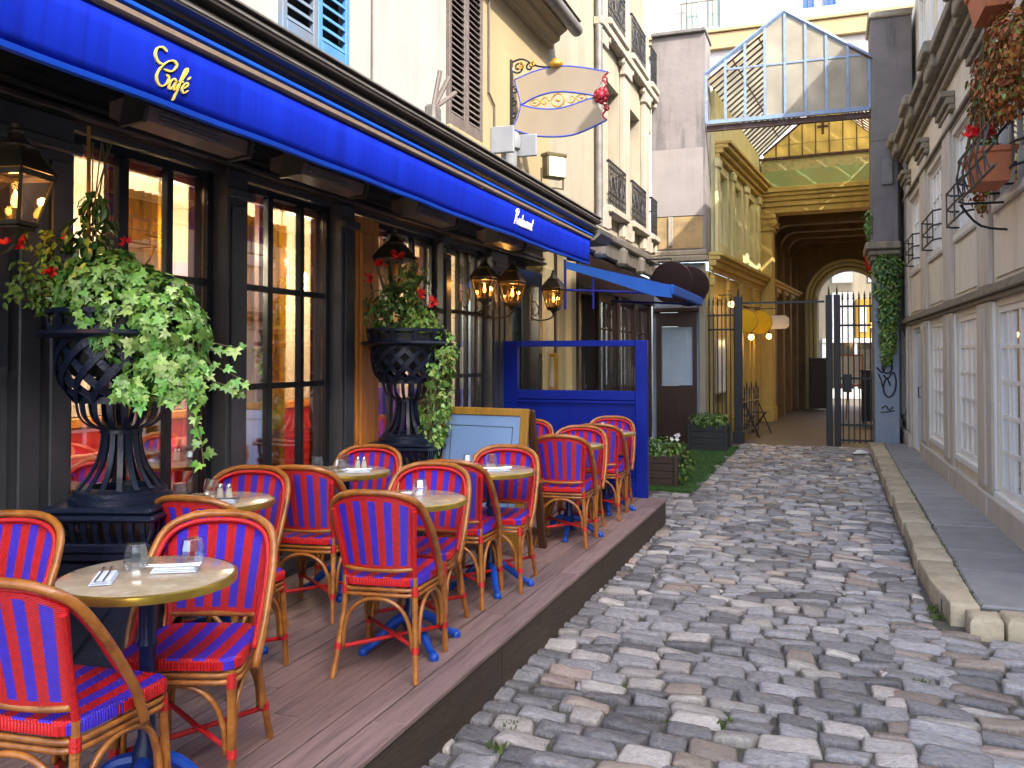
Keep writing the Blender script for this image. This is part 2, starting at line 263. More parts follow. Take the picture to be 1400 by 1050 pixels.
# ---------------------------------------------------------------- mesh helpers
class MB:
    def __init__(s, T=None): s.v = []; s.f = []; s.m = []; s.uv = {}; s.T = T; s.k = 0
    def add(s, vs, fs, m=None):
        o = len(s.v); s.v += [tuple(s.T(*p)) if s.T else tuple(p) for p in vs]
        for q in fs: s.f.append(tuple(i+o for i in q)); s.m.append(s.k if m is None else m)
        return o
    def box(s, x0, x1, y0, y1, z0, z1, c=0.):
        if x0 > x1: x0, x1 = x1, x0
        if y0 > y1: y0, y1 = y1, y0
        if z0 > z1: z0, z1 = z1, z0
        if not c:
            s.add([(x0,y0,z0),(x1,y0,z0),(x1,y1,z0),(x0,y1,z0),(x0,y0,z1),(x1,y0,z1),(x1,y1,z1),(x0,y1,z1)],
                  [(0,3,2,1),(4,5,6,7),(0,1,5,4),(1,2,6,5),(2,3,7,6),(3,0,4,7)]); return
        c = min(c, (x1-x0)*.45, (y1-y0)*.45, (z1-z0)*.45)
        X, Y, Z = (x0, x1), (y0, y1), (z0, z1); vs = []; ix = {}
        for i in (0, 1):
            for j in (0, 1):
                for k in (0, 1):
                    a, b, d = (1-2*i)*c, (1-2*j)*c, (1-2*k)*c
                    ix[i,j,k,0] = len(vs); vs.append((X[i], Y[j]+b, Z[k]+d))
                    ix[i,j,k,1] = len(vs); vs.append((X[i]+a, Y[j], Z[k]+d))
                    ix[i,j,k,2] = len(vs); vs.append((X[i]+a, Y[j]+b, Z[k]))
        fs = []
        cyc = [(0,0),(1,0),(1,1),(0,1)]
        for e in (0, 1):
            fs.append([ix[e,a,b,0] for a, b in (cyc if e else cyc[::-1])])
            fs.append([ix[a,e,b,1] for a, b in (cyc[::-1] if e else cyc)])
            fs.append([ix[a,b,e,2] for a, b in (cyc if e else cyc[::-1])])
            for g in (0, 1):
                fs.append([ix[e,g,0,0], ix[e,g,1,0], ix[e,g,1,1], ix[e,g,0,1]])
                fs.append([ix[e,0,g,0], ix[e,1,g,0], ix[e,1,g,2], ix[e,0,g,2]])
                fs.append([ix[0,e,g,1], ix[1,e,g,1], ix[1,e,g,2], ix[0,e,g,2]])
                for h in (0, 1): fs.append([ix[e,g,h,0], ix[e,g,h,1], ix[e,g,h,2]])
        s.add(vs, fs)
    def ring(s, u0, u1, w0, w1, z0, z1, fw):
        """one-piece rectangular frame in the (u, z) plane"""
        o = []
        for w in (w0, w1):
            for d in (0, fw): o += [(u0+d, w, z0+d), (u1-d, w, z0+d), (u1-d, w, z1-d), (u0+d, w, z1-d)]
        fs = []
        for k in range(4):
            j = (k+1) % 4; fs += [(k, j, 4+j, 4+k), (8+k, 12+k, 12+j, 8+j), (k, 8+k, 8+j, j), (4+k, 4+j, 12+j, 12+k)]
        s.add(o, fs)
    def quad(s, a, b, c, d): s.add([a, b, c, d], [(0, 1, 2, 3)])
    def tube(s, pts, r, n=8, cap=True, closed=False):
        P = [Vector(p) for p in pts]; N = len(P)
        rs = r if isinstance(r, (list, tuple)) else [r]*N
        vs = []; fs = []; up = None
        for i, p in enumerate(P):
            if closed: t = P[(i+1) % N]-P[i-1]
            else: t = P[min(i+1, N-1)]-P[max(i-1, 0)]
            t.normalize()
            if up is None:
                up = Vector((0, 0, 1)) if abs(t.z) < .9 else Vector((1, 0, 0))
            a = t.cross(up)
            if a.length < 1e-5: a = t.cross(Vector((1, 0, 0))) if abs(t.x) < .9 else t.cross(Vector((0, 1, 0)))
            a.normalize(); b = a.cross(t).normalized(); up = b
            for k in range(n):
                w = 2*math.pi*k/n
                vs.append(p+(a*math.cos(w)+b*math.sin(w))*rs[i])
        for i in range(N if closed else N-1):
            j = (i+1) % N
            for k in range(n): fs.append((i*n+k, i*n+(k+1) % n, j*n+(k+1) % n, j*n+k))
        if cap and not closed: fs += [tuple(range(n))[::-1], tuple((N-1)*n+k for k in range(n))]
        s.add(vs, fs)
    def lathe(s, prof, n=24, c=(0, 0), cap=True, a0=0.):
        vs = []; fs = []
        for r, z in prof:
            for k in range(n):
                w = 2*math.pi*k/n+a0; vs.append((c[0]+r*math.cos(w), c[1]+r*math.sin(w), z))
        for i in range(len(prof)-1):
            for k in range(n): fs.append((i*n+k, i*n+(k+1) % n, (i+1)*n+(k+1) % n, (i+1)*n+k))
        if cap: fs += [tuple(range(n))[::-1], tuple((len(prof)-1)*n+k for k in range(n))]
        s.add(vs, fs)
    def prism(s, poly, f0, f1):
        """poly: list of 2-D points; f0/f1 turn a 2-D point into the front and the back 3-D point"""
        n = len(poly); s.add([f0(*p) for p in poly]+[f1(*p) for p in poly],
            [tuple(range(n)), tuple(range(2*n-1, n-1, -1))]+[(i, n+i, n+(i+1) % n, (i+1) % n) for i in range(n)])
    def extr(s, prof, y0, y1):
        """profile in (x, z) run along y"""
        s.prism(prof, lambda x, z: (x, y0, z), lambda x, z: (x, y1, z))
def smoothpath(P, k=5, closed=False):
    P = [Vector(p) for p in P]; out = []; N = len(P)
    for i in range(N if closed else N-1):
        if closed: a, b, c, d = P[i-1], P[i], P[(i+1) % N], P[(i+2) % N]
        else: a, b, c, d = P[max(i-1, 0)], P[i], P[i+1], P[min(i+2, N-1)]
        for j in range(k):
            t = j/k
            out.append(.5*((2*b)+(c-a)*t+(2*a-5*b+4*c-d)*t*t+(3*b-a-3*c+d)*t**3))
    if not closed: out.append(P[-1])
    return out
def mesh(name, mb, mats, smooth=False):
    me = bpy.data.meshes.new(name); me.from_pydata(mb.v, [], mb.f); me.validate(verbose=False)
    for m in (mats if isinstance(mats, (list, tuple)) else [mats]): me.materials.append(MATS[m])
    if any(mb.m) and len(me.polygons) == len(mb.m): me.polygons.foreach_set('material_index', mb.m)
    if smooth:
        me.polygons.foreach_set('use_smooth', [True]*len(me.polygons))
        if smooth is not True and smooth < 3: me.set_sharp_from_angle(angle=smooth)
    me.update(); return me
def link(name, me, parent=None, kind=None, label=None, mtx=None):
    o = bpy.data.objects.new(name, me); COL.objects.link(o)
    if parent: o.parent = parent
    if mtx is not None: o.matrix_local = mtx
    if kind: o['kind'] = kind
    if label: o['label'] = label
    return o
def obj(name, mb, mats, parent=None, kind=None, smooth=False, label=None, mtx=None):
    return link(name, mesh(name, mb, mats, smooth), parent, kind, label, mtx)
def tag(o, label, cat, group=None):
    o['label'] = label; o['category'] = cat
    if group: o['group'] = group
    return o
def thing(name, label, cat, loc=(0, 0, 0), rotz=0., group=None):
    o = bpy.data.objects.new(name, None); o.empty_display_size = .2; COL.objects.link(o)
    o.location = loc; o.rotation_euler = (0, 0, rotz); return tag(o, label, cat, group)
def dup(root, loc, rotz, label, group=None, name=None):
    r = root.copy(); COL.objects.link(r); r.location = loc; r.rotation_euler = (0, 0, rotz); r['label'] = label
    if group: r['group'] = group
    for ch in root.children:
        c = ch.copy(); COL.objects.link(c); c.parent = r
        for g in ch.children:
            d = g.copy(); COL.objects.link(d); d.parent = c
    return r
AUTO = rad(40)
def wall(mb, u0, u1, z0, z1, holes, w0=0., w1=.3):
    """wall sheet with depth in (u, w, z) local space; holes = (u0, u1, z0, z1) with real reveals"""
    us = sorted({u0, u1, *[h[i] for h in holes for i in (0, 1) if u0 < h[i] < u1]})
    zs = sorted({z0, z1, *[h[i] for h in holes for i in (2, 3) if z0 < h[i] < z1]})
    def solid(i, j):
        if not (0 <= i < len(us)-1 and 0 <= j < len(zs)-1): return False
        cu, cz = (us[i]+us[i+1])/2, (zs[j]+zs[j+1])/2
        return not any(h[0] < cu < h[1] and h[2] < cz < h[3] for h in holes)
    for i in range(len(us)-1):
        for j in range(len(zs)-1):
            if not solid(i, j): continue
            a, b, c, d = us[i], us[i+1], zs[j], zs[j+1]
            mb.quad((a,w0,c), (b,w0,c), (b,w0,d), (a,w0,d)); mb.quad((a,w1,c), (a,w1,d), (b,w1,d), (b,w1,c))
            if not solid(i-1, j): mb.quad((a,w0,c), (a,w0,d), (a,w1,d), (a,w1,c))
            if not solid(i+1, j): mb.quad((b,w0,c), (b,w1,c), (b,w1,d), (b,w0,d))
            if not solid(i, j-1): mb.quad((a,w0,c), (a,w1,c), (b,w1,c), (b,w0,c))
            if not solid(i, j+1): mb.quad((a,w0,d), (b,w0,d), (b,w1,d), (a,w1,d))
def window(parent, T, u0, u1, z0, z1, us, zs, fmat, gmat, w=.1, fw=.05, bw=.014, name='window', ft=.03, sill=None, sillmat=None):
    """frame with glazing bars; one pane object per light. us/zs = inner bar positions"""
    mb = MB(T); mb.ring(u0, u1, w-ft, w+ft, z0, z1, fw); o = obj(name, mb, fmat, parent)
    for q in us:
        p, h = q if isinstance(q, tuple) else (q, bw)
        mb = MB(T); mb.box(p-h, p+h, w-ft*.8, w+ft*.8, z0+fw+.001, z1-fw-.001, .004); obj('glazing_bar', mb, fmat, o)
    for q in zs:
        p, h = q if isinstance(q, tuple) else (q, bw)
        mb = MB(T); mb.box(u0+fw+.001, u1-fw-.001, w-ft*.7, w+ft*.7, p-h, p+h); obj('glazing_bar', mb, fmat, o)
    ul = [u0+fw]+[q[0] if isinstance(q, tuple) else q for q in us]+[u1-fw]
    zl = [z0+fw]+[q[0] if isinstance(q, tuple) else q for q in zs]+[z1-fw]
    for i in range(len(ul)-1):
        for j in range(len(zl)-1):
            g = MB(T); t = R.uniform(-.0012, .0012)
            g.box(ul[i]+.006, ul[i+1]-.006, w-.003+t, w+.003+t, zl[j]+.006, zl[j+1]-.006)
            obj('pane', g, gmat, o)
    if sill:
        sb = MB(T); sb.box(u0-.04, u1+.04, w-sill, w+.02, z0-.09, z0-.003, .012); obj('sill', sb, sillmat or fmat, o)
    return o
# ---------------------------------------------------------------- ground and street
g = MB(); g.quad((-60, -40, -.12), (60, -40, -.12), (60, 120, -.12), (-60, 120, -.12)); obj('ground', g, 'earth', kind='structure')
street_bed = MB()
nx, ny = 60, 150
for j in range(ny+1):
    for i in range(nx+1):
        x = -3.45+i*(8.0/nx); y = -1+j*(19.2/ny)
        street_bed.v.append((x, y, -.020+.008*mnoise.noise((x*3, y*3, 0))))
for j in range(ny):
    for i in range(nx):
        a = j*(nx+1)+i; street_bed.f.append((a, a+1, a+nx+2, a+nx+1)); street_bed.m.append(0)
street = obj('street', street_bed, 'mortar', kind='structure', smooth=True)

CAMV = cam.location
fwd = Vector((-math.sin(PSI), math.cos(PSI), 0)); rgt = Vector((math.cos(PSI), math.sin(PSI), 0))
def pix(x, y, z=0.):
    d = Vector((x, y, z))-CAMV; t = d.dot(fwd)
    return (700+1200*d.dot(rgt)/t, 487-1200*d.z/t, t) if t > .2 else None
def stone_shape(seed):
    """a worn sett, about 1 x 1 before scaling: irregular rounded outline, domed top"""
    r = random.Random(seed); n = 16; out = []
    q = [r.uniform(-.10, .10) for _ in range(8)]
    sk = r.uniform(-.07, .07)
    for k in range(n):
        w = 2*math.pi*(k+.5)/n; c, s_ = math.cos(w), math.sin(w); e = .21
        x = math.copysign(abs(c)**e, c)*.5; y = math.copysign(abs(s_)**e, s_)*.5
        i = (0 if y < 0 else 4)+(0 if x < 0 else 2)
        x *= 1+q[i]+r.uniform(-.035, .035); y *= 1+q[i+1]*1.3+r.uniform(-.055, .055)
        out.append((x+sk*y, y+sk*x*.35))
    tx, ty, dome = r.uniform(-.011, .011), r.uniform(-.013, .013), r.uniform(.001, .009)
    vs = []
    for sc, z in ((1.0, -.07), (1.0, -.014), (.972, -.002), (.87, .004), (.45, .004+dome*.8)):
        for x, y in out:
            zz = z if z < -.05 else z+tx*x*2+ty*y*2+r.uniform(-.0022, .0022)
            vs.append((x*sc, y*sc, zz))
    vs.append((0, 0, .005+dome)); fs = []
    for i in range(4):
        for k in range(n): fs.append((i*n+k, i*n+(k+1) % n, (i+1)*n+(k+1) % n, (i+1)*n+k))
    for k in range(n): fs.append((4*n+k, 4*n+(k+1) % n, len(vs)-1))
    return vs, fs
NSH = 26; SHAPES = [stone_shape(100+i) for i in range(NSH)]
stones = []
def lay(x0f, x1f, y0, y1, wmin, wmax, dmin, dmax, skew=0., rate=(.12, .05)):
    y = y0
    while y < y1:
        d = R.uniform(dmin, dmax); xa, xb = x0f(y+d/2), x1f(y+d/2)
        x = xa-R.uniform(0, .12)*(wmax > .25)
        while x < xb-.03:
            w = R.uniform(wmin, wmax)
            if x+w > xb-.08: w = xb-x
            if w > .05:
                u = R.random(); mt = 1 if u < rate[0] else 2 if u < rate[0]+rate[1] else 0
                dd = d*R.uniform(.86, 1.05)
                stones.append((x+w/2, y+d/2+skew*(x-xa)+R.uniform(-.012, .012), w*.965-.008, dd*.95-.006,
                               R.uniform(-.05, .05)+math.atan(skew), R.randrange(NSH), mt, R.uniform(-.007, .009)))
            x += w
        y += d
kerb_x = lambda y: .64+(.10*(max(0, 7.6-y)/1.3)**2 if y > 6.3 else .1)
lay(lambda y: -1.70, lambda y: -1.22, 2.6, 9.2, .18, .27, .12, .17, .02)
lay(lambda y: -1.20, lambda y: .34, 2.6, 18.0, .16, .31, .115, .168, .0, (.20, .06))
lay(lambda y: .36, lambda y: min(.62, kerb_x(y)-.02), 6.2, 18.0, .23, .27, .12, .165, -.10, (.1, .08))
lay(lambda y: .36, lambda y: .64, 2.6, 6.25, .27, .29, .125, .17, -.16, (.1, .10))
lay(lambda y: .66, lambda y: 4.2, 2.6, 6.25, .2, .33, .12, .17, -.13, (.14, .13))
lay(lambda y: -2.05 if y < 11.3 else -1.66, lambda y: -1.22, 9.3, 18.0, .18, .27, .12, .17, .0)
stones = [s for s in stones if not (s[0] > kerb_x(s[1])+.02 and s[1] > 6.05)]
def area(s):
    q = pix(s[0], s[1])
    if not q or not (-40 < q[0] < 1440 and q[1] < 1080): return 0
    return s[2]*s[3]/q[2]**3
order = sorted(range(len(stones)), key=lambda i: -area(stones[i])); big = set(order[:300])
CM = ['cobble', 'cobble_pale', 'cobble_rust']
shmesh = {}
rest = MB()
for i, (x, y, w, d, a, sh, mt, dz) in enumerate(stones):
    mtx = Matrix.Translation((x, y, dz)) @ Matrix.Rotation(a, 4, 'Z') @ Matrix.Diagonal((w, d, 1, 1))
    if i in big:
        if (sh, mt) not in shmesh:
            mb = MB(); mb.add(*SHAPES[sh]); shmesh[sh, mt] = mesh('cobble', mb, CM[mt], AUTO*1.4)
        link('cobble', shmesh[sh, mt], street, mtx=mtx)
    else:
        vs, fs = SHAPES[sh]; rest.add([mtx @ Vector(v) for v in vs], fs, mt)
obj('cobbles', rest, CM, street, kind='stuff', smooth=True)
# little clumps of moss and weeds in the joints
mo = MB()
def tuft(x, y, z, n, r, h):
    for _ in range(n):
        a = R.uniform(0, 6.28); q = R.random()*r; px_, py_ = x+math.cos(a)*q, y+math.sin(a)*q
        b = R.uniform(0, 6.28); l = h*R.uniform(.5, 1.2); w = l*.3
        mo.add([(px_-w*math.cos(b), py_-w*math.sin(b), z), (px_+w*math.cos(b), py_+w*math.sin(b), z), (px_+R.uniform(-l, l)*.6, py_+R.uniform(-l, l)*.6, z+l)], [(0, 1, 2)])
for _ in range(95):
    s = R.choice(stones)
    if s[1] < 9 and s[0] < .5 and (s[0] < -.9 or R.random() < .3): tuft(s[0]+s[2]*.52, s[1]+R.uniform(-.06, .06), -.018, 14, .035, .018)
for x, y, n in ((.63, 6.75, 90), (.66, 6.55, 60), (.93, 6.24, 40), (1.15, 6.22, 30), (.88, 7.3, 40), (-1.45, 3.95, 50), (-1.42, 3.7, 40), (-.47, 4.3, 40), (.42, 5.2, 30)): tuft(x, y, -.01, n, .06, .035)
for k in range(40): tuft(.885+R.uniform(-.01, .01), 6.5+k*.16, .115, 8, .03, .018)
obj('moss', mo, 'moss', kind='stuff')

# pavement, its slabs and the kerb
pv = MB(); pv.box(.80, 1.95, 6.45, 18.0, -.1, .095); pav = obj('pavement', pv, 'mortar', kind='structure')
y = 6.5
while y < 18.0:
    d = R.uniform(.75, 1.15); e = min(y+d, 18.0)
    mb = MB(); xa = .90; xm = xa+R.uniform(.62, .75)
    mb.box(xa, 1.9, y+.006, e-.007, .02, .12+R.uniform(-.006, .006), .012)
    obj('paving_slab', mb, 'slab', pav); y = e
kb = MB(); kb.box(.69, .85, 6.7, 17.95, -.1, .085); kerb = obj('kerb', kb, 'mortar', kind='structure')
def blob_block(pts, z0, z1, seed, bev=.014):
    """kerb block: quad footprint, worn rounded edges"""
    mb = MB(); r = random.Random(seed); n = 5; P = [Vector((*p, 0)) for p in pts]
    cx = sum(P, Vector())/4; loop = []
    for i in range(4):
        a, b = P[i], P[(i+1) % 4]
        for k in range(n): loop.append(a.lerp(b, (k+.0)/n)+Vector((r.uniform(-.006, .006), r.uniform(-.006, .006), 0)))
    m = len(loop); vs = []
    for ins, z in ((0, z0), (0, z1-bev), (bev*.35, z1-bev*.35), (bev, z1)):
        for p in loop:
            d = (cx-p); L_ = d.length; q = p+d/L_*min(ins*1.3, L_*.5)
            vs.append((q.x, q.y, z+(r.uniform(-.004, .004) if z > z0 else 0)))
    vs.append((cx.x, cx.y, z1+.003)); fs = []
    for i in range(3):
        for k in range(m): fs.append((i*m+k, i*m+(k+1) % m, (i+1)*m+(k+1) % m, (i+1)*m+k))
    for k in range(m): fs.append((3*m+k, 3*m+(k+1) % m, len(vs)-1))
    mb.add(vs, fs); return mb
y = 6.42; seed = 0
while y < 17.9:
    d = R.uniform(.42, .72); e = min(y+d, 17.95); j = R.uniform(-.012, .012); seed += 1
    k0, k1 = kerb_x(y), kerb_x(e)
    obj('kerb_stone', blob_block([(k0+j, y+.006), (.885, y+.006), (.885, e-.006), (k1+j, e-.006)], -.09, .125+R.uniform(-.004, .006), seed), 'kerb', kerb, smooth=AUTO); y = e
for x0, x1, ya, yb, h in ((.80, .99, 6.15, 6.40, .125), (1.0, 1.24, 6.16, 6.44, .13), (1.25, 1.42, 6.14, 6.46, .11), (1.43, 1.86, 6.17, 6.46, .12)):
    seed += 1
    obj('kerb_stone', blob_block([(x0, ya), (x1, ya+.02), (x1, yb), (x0, yb)], -.09, h-.012, seed, .026), 'kerb', kerb, smooth=AUTO)
# dark asphalt landing and floor of the covered passage
pf = MB(); pf.box(-4, 6, 18.0, 44, -.1, .004); obj('passage_floor', pf, 'passage_floor', kind='structure')
th = MB(); th.box(-.15, 1.9, 17.0, 17.98, -.06, .014, .01); obj('threshold', th, 'slab', kind='structure')
# artificial turf mat by the shop fronts
tf = MB(); tf.box(-3.4, -1.68, 11.5, 17.3, -.05, .012); obj('turf_base', tf, 'turf', kind='structure')
gr = MB()
for _ in range(9000):
    x, y = R.uniform(-3.38, -1.67), R.uniform(11.5, 17.3); a = R.uniform(0, 6.28); h = R.uniform(.012, .026); w = .006
    gr.add([(x-w*math.cos(a), y-w*math.sin(a), .012), (x+w*math.cos(a), y+w*math.sin(a), .012), (x+R.uniform(-.01, .01), y+R.uniform(-.01, .01), .012+h)], [(0, 1, 2)])
obj('turf', gr, 'turf', kind='stuff')

# ---------------------------------------------------------------- timber terrace
deck = thing('deck', 'raised terrace of brown timber planks along the blue café', 'deck', (-2.5, 5, 0))
DI = Matrix.Translation((2.5, -5, 0))
wd = (3.48-1.64)/13; DZ = .26
for i in range(13):
    x0 = -3.48+i*wd; y = .6-R.uniform(0, 1.4)
    while y < 9.2:
        e = min(y+R.uniform(2.2, 3.6), 9.2)
        if 9.2-e < .5: e = 9.2
        mb = MB(); t = R.uniform(-.0015, .0015)
        mb.box(x0+.004, x0+wd-.004+(.012 if i == 12 else 0), y+.002, e-.002, DZ-.027, DZ+t, .004)
        obj('plank', mb, 'deck_wood', deck, mtx=DI); y = e
y = .6
for e in (2.55, 4.35, 6.5, 9.17):
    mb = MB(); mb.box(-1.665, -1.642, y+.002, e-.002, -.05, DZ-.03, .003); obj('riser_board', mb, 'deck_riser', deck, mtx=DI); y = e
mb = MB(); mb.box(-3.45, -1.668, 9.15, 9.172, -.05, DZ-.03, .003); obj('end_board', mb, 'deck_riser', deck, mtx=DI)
mb = MB(); mb.box(-3.45, -1.70, .7, 9.1, .02, DZ-.03); obj('joists', mb, 'dark_void', deck, mtx=DI)
# ================================================================ café building (left)
FX = -3.5
LW = lambda u, w, z: (FX-w, u, z)
cafe = thing('cafe_building', 'café building with charcoal shopfront, white and yellow upper wall', 'building', (FX, 6, 0))
CI = Matrix.Translation((-FX, -6, 0))
CP = lambda name, mb, m, parent=None, **k: obj(name, mb, m, parent or cafe, mtx=None if parent else CI, **k)
def pilaster(u0, u1, mname='charcoal'):
    mb = MB(LW); mb.box(u0, u1, -.04, .22, .2, 2.9, .006); p = CP('pilaster', mb, mname)
    mb = MB(LW); mb.box(u0-.015, u1+.015, -.07, -.041, .2, .48, .008); obj('base', mb, mname, p)
    w = u1-u0; n = max(1, int(w/.16)); s = w/n
    for i in range(n): mb = MB(LW); mb.box(u0+i*s+s*.16, u0+(i+1)*s-s*.16, -.058, -.041, .56, 2.68, .006); obj('raised_strip', mb, mname, p)
    mb = MB(LW); mb.box(u0-.02, u1+.02, -.085, -.041, 2.72, 2.78, .01); obj('cap', mb, mname, p)
for a, b in ((2.25, 3.27), (4.42, 4.62), (5.75, 5.94), (7.59, 7.76), (8.86, 9.36)): pilaster(a, b)
mb = MB(LW); mb.box(.6, 2.2, -.04, .22, .2, 2.9); CP('end_pier', mb, 'charcoal')
for i in range(6):
    mb = MB(LW); mb.box(.65+i*.26, .87+i*.26, -.055, -.04, .4, 2.7, .012); CP('panel', mb, 'charcoal')
mb = MB(LW); mb.box(5.96, 6.31, -.05, .2, .2, 2.84, .008); mb.box(6.0, 6.27, -.066, -.04, .45, 2.72, .012); CP('wooden_post', mb, 'honey_wood')
mb = MB(LW)                                        # carved oval on the post
mb.tube([(6.135+.085*math.cos(a*.2618), -.066, 2.0+.2*math.sin(a*.2618)) for a in range(24)], .012, 6, closed=True)
mb.tube([(6.135+.05*math.cos(a*.2618), -.064, 2.0+.14*math.sin(a*.2618)) for a in range(24)], .008, 6, closed=True)
CP('carved_oval', mb, 'honey_wood', smooth=True)
# low stall boards and four glazed bays with real panes
for u0, u1, us in ((3.28, 4.41, ((3.70, .035), (4.05, .025))), (4.63, 5.74, ((5.01, .028), (5.39, .025))),
                   (6.33, 7.58, ((6.75, .026), (7.17, .022))), (7.77, 8.85, ((7.99, .014), (8.21, .014), (8.43, .02), (8.63, .014)))):
    mb = MB(LW); mb.box(u0, u1, -.02, .16, .2, .46, .008); sb_ = CP('stall_board', mb, 'charcoal'); mb = MB(LW); mb.box(u0+.1, u1-.1, -.032, -.021, .29, .41, .005); obj('raised_panel', mb, 'charcoal', sb_)
    o = window(cafe, LW, u0, u1, .465, 2.87, us, ((1.55, .02), (2.2, .02)), 'charcoal_gloss', 'pane_glass', w=.09, fw=.05); o.matrix_local = CI
    mb = MB(LW); mb.ring(u0+.03, u1-.03, .125, .17, .5, 2.84, .06); CP('inner_frame', mb, 'window_frame_red')
    mb = MB(LW); mb.box(us[0][0]-.05, us[0][0]+.01, .125, .16, .562, 2.778); CP('inner_mullion', mb, 'window_frame_red')
# doorway
mb = MB(LW); mb.box(9.38, 9.5, -.03, .2, .0, 2.8, .006); mb.box(10.5, 10.64, -.03, .2, .0, 2.8, .006); mb.box(9.5, 10.5, -.03, .2, 2.62, 2.8, .006); CP('door_frame', mb, 'charcoal_gloss')
mb = MB(LW); mb.box(9.51, 10.49, .35, .40, .0, 2.61); CP('door', mb, 'dark_void')
mb = MB(LW); mb.box(10.66, 11.1, -.03, .2, 0, 3.1, .006); mb.box(10.72, 11.04, -.05, -.02, .35, 2.9, .01); CP('corner_pier', mb, 'yellow_pier')
# frieze, soffit and the layered cornice above the shopfront
mb = MB(LW); mb.box(.6, 10.66, -.03, .25, 2.905, 3.32); fz = CP('frieze', mb, 'charcoal_brown')
for z, d in ((2.91, .085), (2.97, .06), (3.08, .1)): mb = MB(LW); mb.box(.6, 10.66, -d, -.031, z, z+.035, .008); obj('moulding', mb, 'charcoal_brown', fz)
mb = MB(LW); mb.box(3.2, 8.9, .02, .21, 2.874, 2.904); CP('window_head', mb, 'charcoal')
mb = MB(); mb.box(-3.47, -2.52, .5, 9.24, 3.07, 3.1); CP('soffit', mb, 'charcoal_gloss')
mb = MB(); mb.extr([(-3.46, 3.104), (-2.44, 3.104), (-2.44, 3.125), (-2.40, 3.135), (-2.40, 3.165), (-2.43, 3.175), (-2.43, 3.19), (-2.375, 3.20),
                    (-2.37, 3.235), (-2.385, 3.245), (-2.36, 3.25), (-2.36, 3.262), (-2.42, 3.272), (-2.9, 3.34), (-3.46, 3.40)], .5, 9.35); CP('cornice', mb, 'charcoal_brown')
for x, z in ((-2.401, 3.15), (-2.372, 3.222), (-2.361, 3.256)):
    mb = MB(); mb.box(x-.003, x+.006, .5, 9.36, z-.006, z+.006, .002); CP('cornice_bead', mb, 'zinc')
mb = MB(); mb.extr([(-3.46, 3.03), (-2.46, 3.03), (-2.38, 3.10), (-2.40, 3.16), (-3.46, 3.2)], 9.38, 9.95); CP('cornice_return', mb, 'zinc')
# walls above
SH = [(4.98, 5.85, 3.90, 5.78), (7.72, 8.58, 3.98, 5.75)]
mb = MB(LW); wall(mb, -1, 8.62, 3.3, 6.4, SH, 0, .3); CP('white_wall', mb, 'white_wall')
mb = MB(LW); wall(mb, 8.62, 11.0, 3.3, 6.2, [], -.012, .3); CP('yellow_wall', mb, 'yellow_wall')
mb = MB(); mb.box(-3.81, -3.5, 11.0, 11.02, 3.3, 6.1); CP('gable_edge', mb, 'yellow_wall')
def shutters(u0, u1, z0, z1, mats, w=-.02):
    mid = (u0+u1)/2
    for (a, b), mm in zip(((u0, mid-.004), (mid+.004, u1)), mats):
        mb = MB(LW); fw = .055
        mb.box(a, a+fw, w-.02, w+.025, z0, z1, .004); mb.box(b-fw, b, w-.02, w+.025, z0, z1, .004)
        hs = [z0, z0+.45*(z1-z0)-.04, z1-.08] if mm != 'shutter_brown' else [z0, z1-.08]
        for h in hs: mb.box(a+fw, b-fw, w-.02, w+.025, h, h+(.14 if h == z0 else .08), .004)
        sh = CP('shutter', mb, mm)
        me = None; z = z0+.17
        while z < z1-.1:
            if not any(h-.03 < z < h+.09 for h in hs[1:]):
                s_ = MB(LW); s_.add([(a+fw, w-.018, -.022), (b-fw, w-.018, -.022), (b-fw, w-.010, -.024), (a+fw, w-.010, -.024), (a+fw, w+.014, .022), (b-fw, w+.014, .022), (b-fw, w+.022, .020), (a+fw, w+.022, .020)],
                    [(0,1,5,4), (2,3,7,6), (0,3,2,1), (4,5,6,7), (0,4,7,3), (1,2,6,5)])
                if me is None: me = mesh('slat', s_, mm)
                link('slat', me, sh, mtx=Matrix.Translation((0, 0, z)))
            z += .062 if mm == 'shutter_brown' else .085
    mb = MB(LW); mb.box(u0-.1, u1+.12, -.10, .1, z0-.075, z0-.01, .01); CP('sill', mb, 'yellow_wall')
    mb = MB(LW); mb.box(u0, u1, .06, .1, z0, z1); CP('window_back', mb, 'dark_void')
shutters(4.98, 5.85, 3.90, 5.78, ('shutter_grey', 'shutter_blue')); shutters(7.72, 8.58, 3.98, 5.75, ('shutter_brown', 'shutter_brown'))
# eaves of the yellow wall: moulded cornice, gutter, roof
mb = MB(); mb.extr([(-3.49, 5.80), (-3.42, 5.80), (-3.42, 5.86), (-3.34, 5.90), (-3.33, 5.96), (-3.24, 6.02), (-3.24, 6.07), (-3.49, 6.09)], -1, 10.98); CP('eaves_cornice', mb, 'yellow_wall')
mb = MB(); mb.tube([(-3.14, -1, 6.05), (-3.14, 11.1, 6.05)], .085, 12); CP('gutter', mb, 'zinc', smooth=AUTO)
mb = MB(); mb.extr([(-3.2, 6.11), (-3.06, 6.14), (-6.6, 8.3), (-6.6, 8.2)], -1, 11.05); CP('roof', mb, 'roof_tile')
mb = MB(); mb.box(-9, -6.55, -1, 11, 0, 8.2); CP('rear_block', mb, 'cream_wall')
mb = MB(LW); mb.tube([(8.95, -.03, 3.62), (8.95, -.03, 4.5), (8.78, -.03, 4.6), (8.78, -.03, 5.78)], .012, 6); CP('cable', mb, 'shutter_brown')
mb = MB(LW); mb.tube([(6.25, -.012, 3.5), (6.25, -.012, 5.79)], .010, 6); CP('cable', mb, 'zinc')
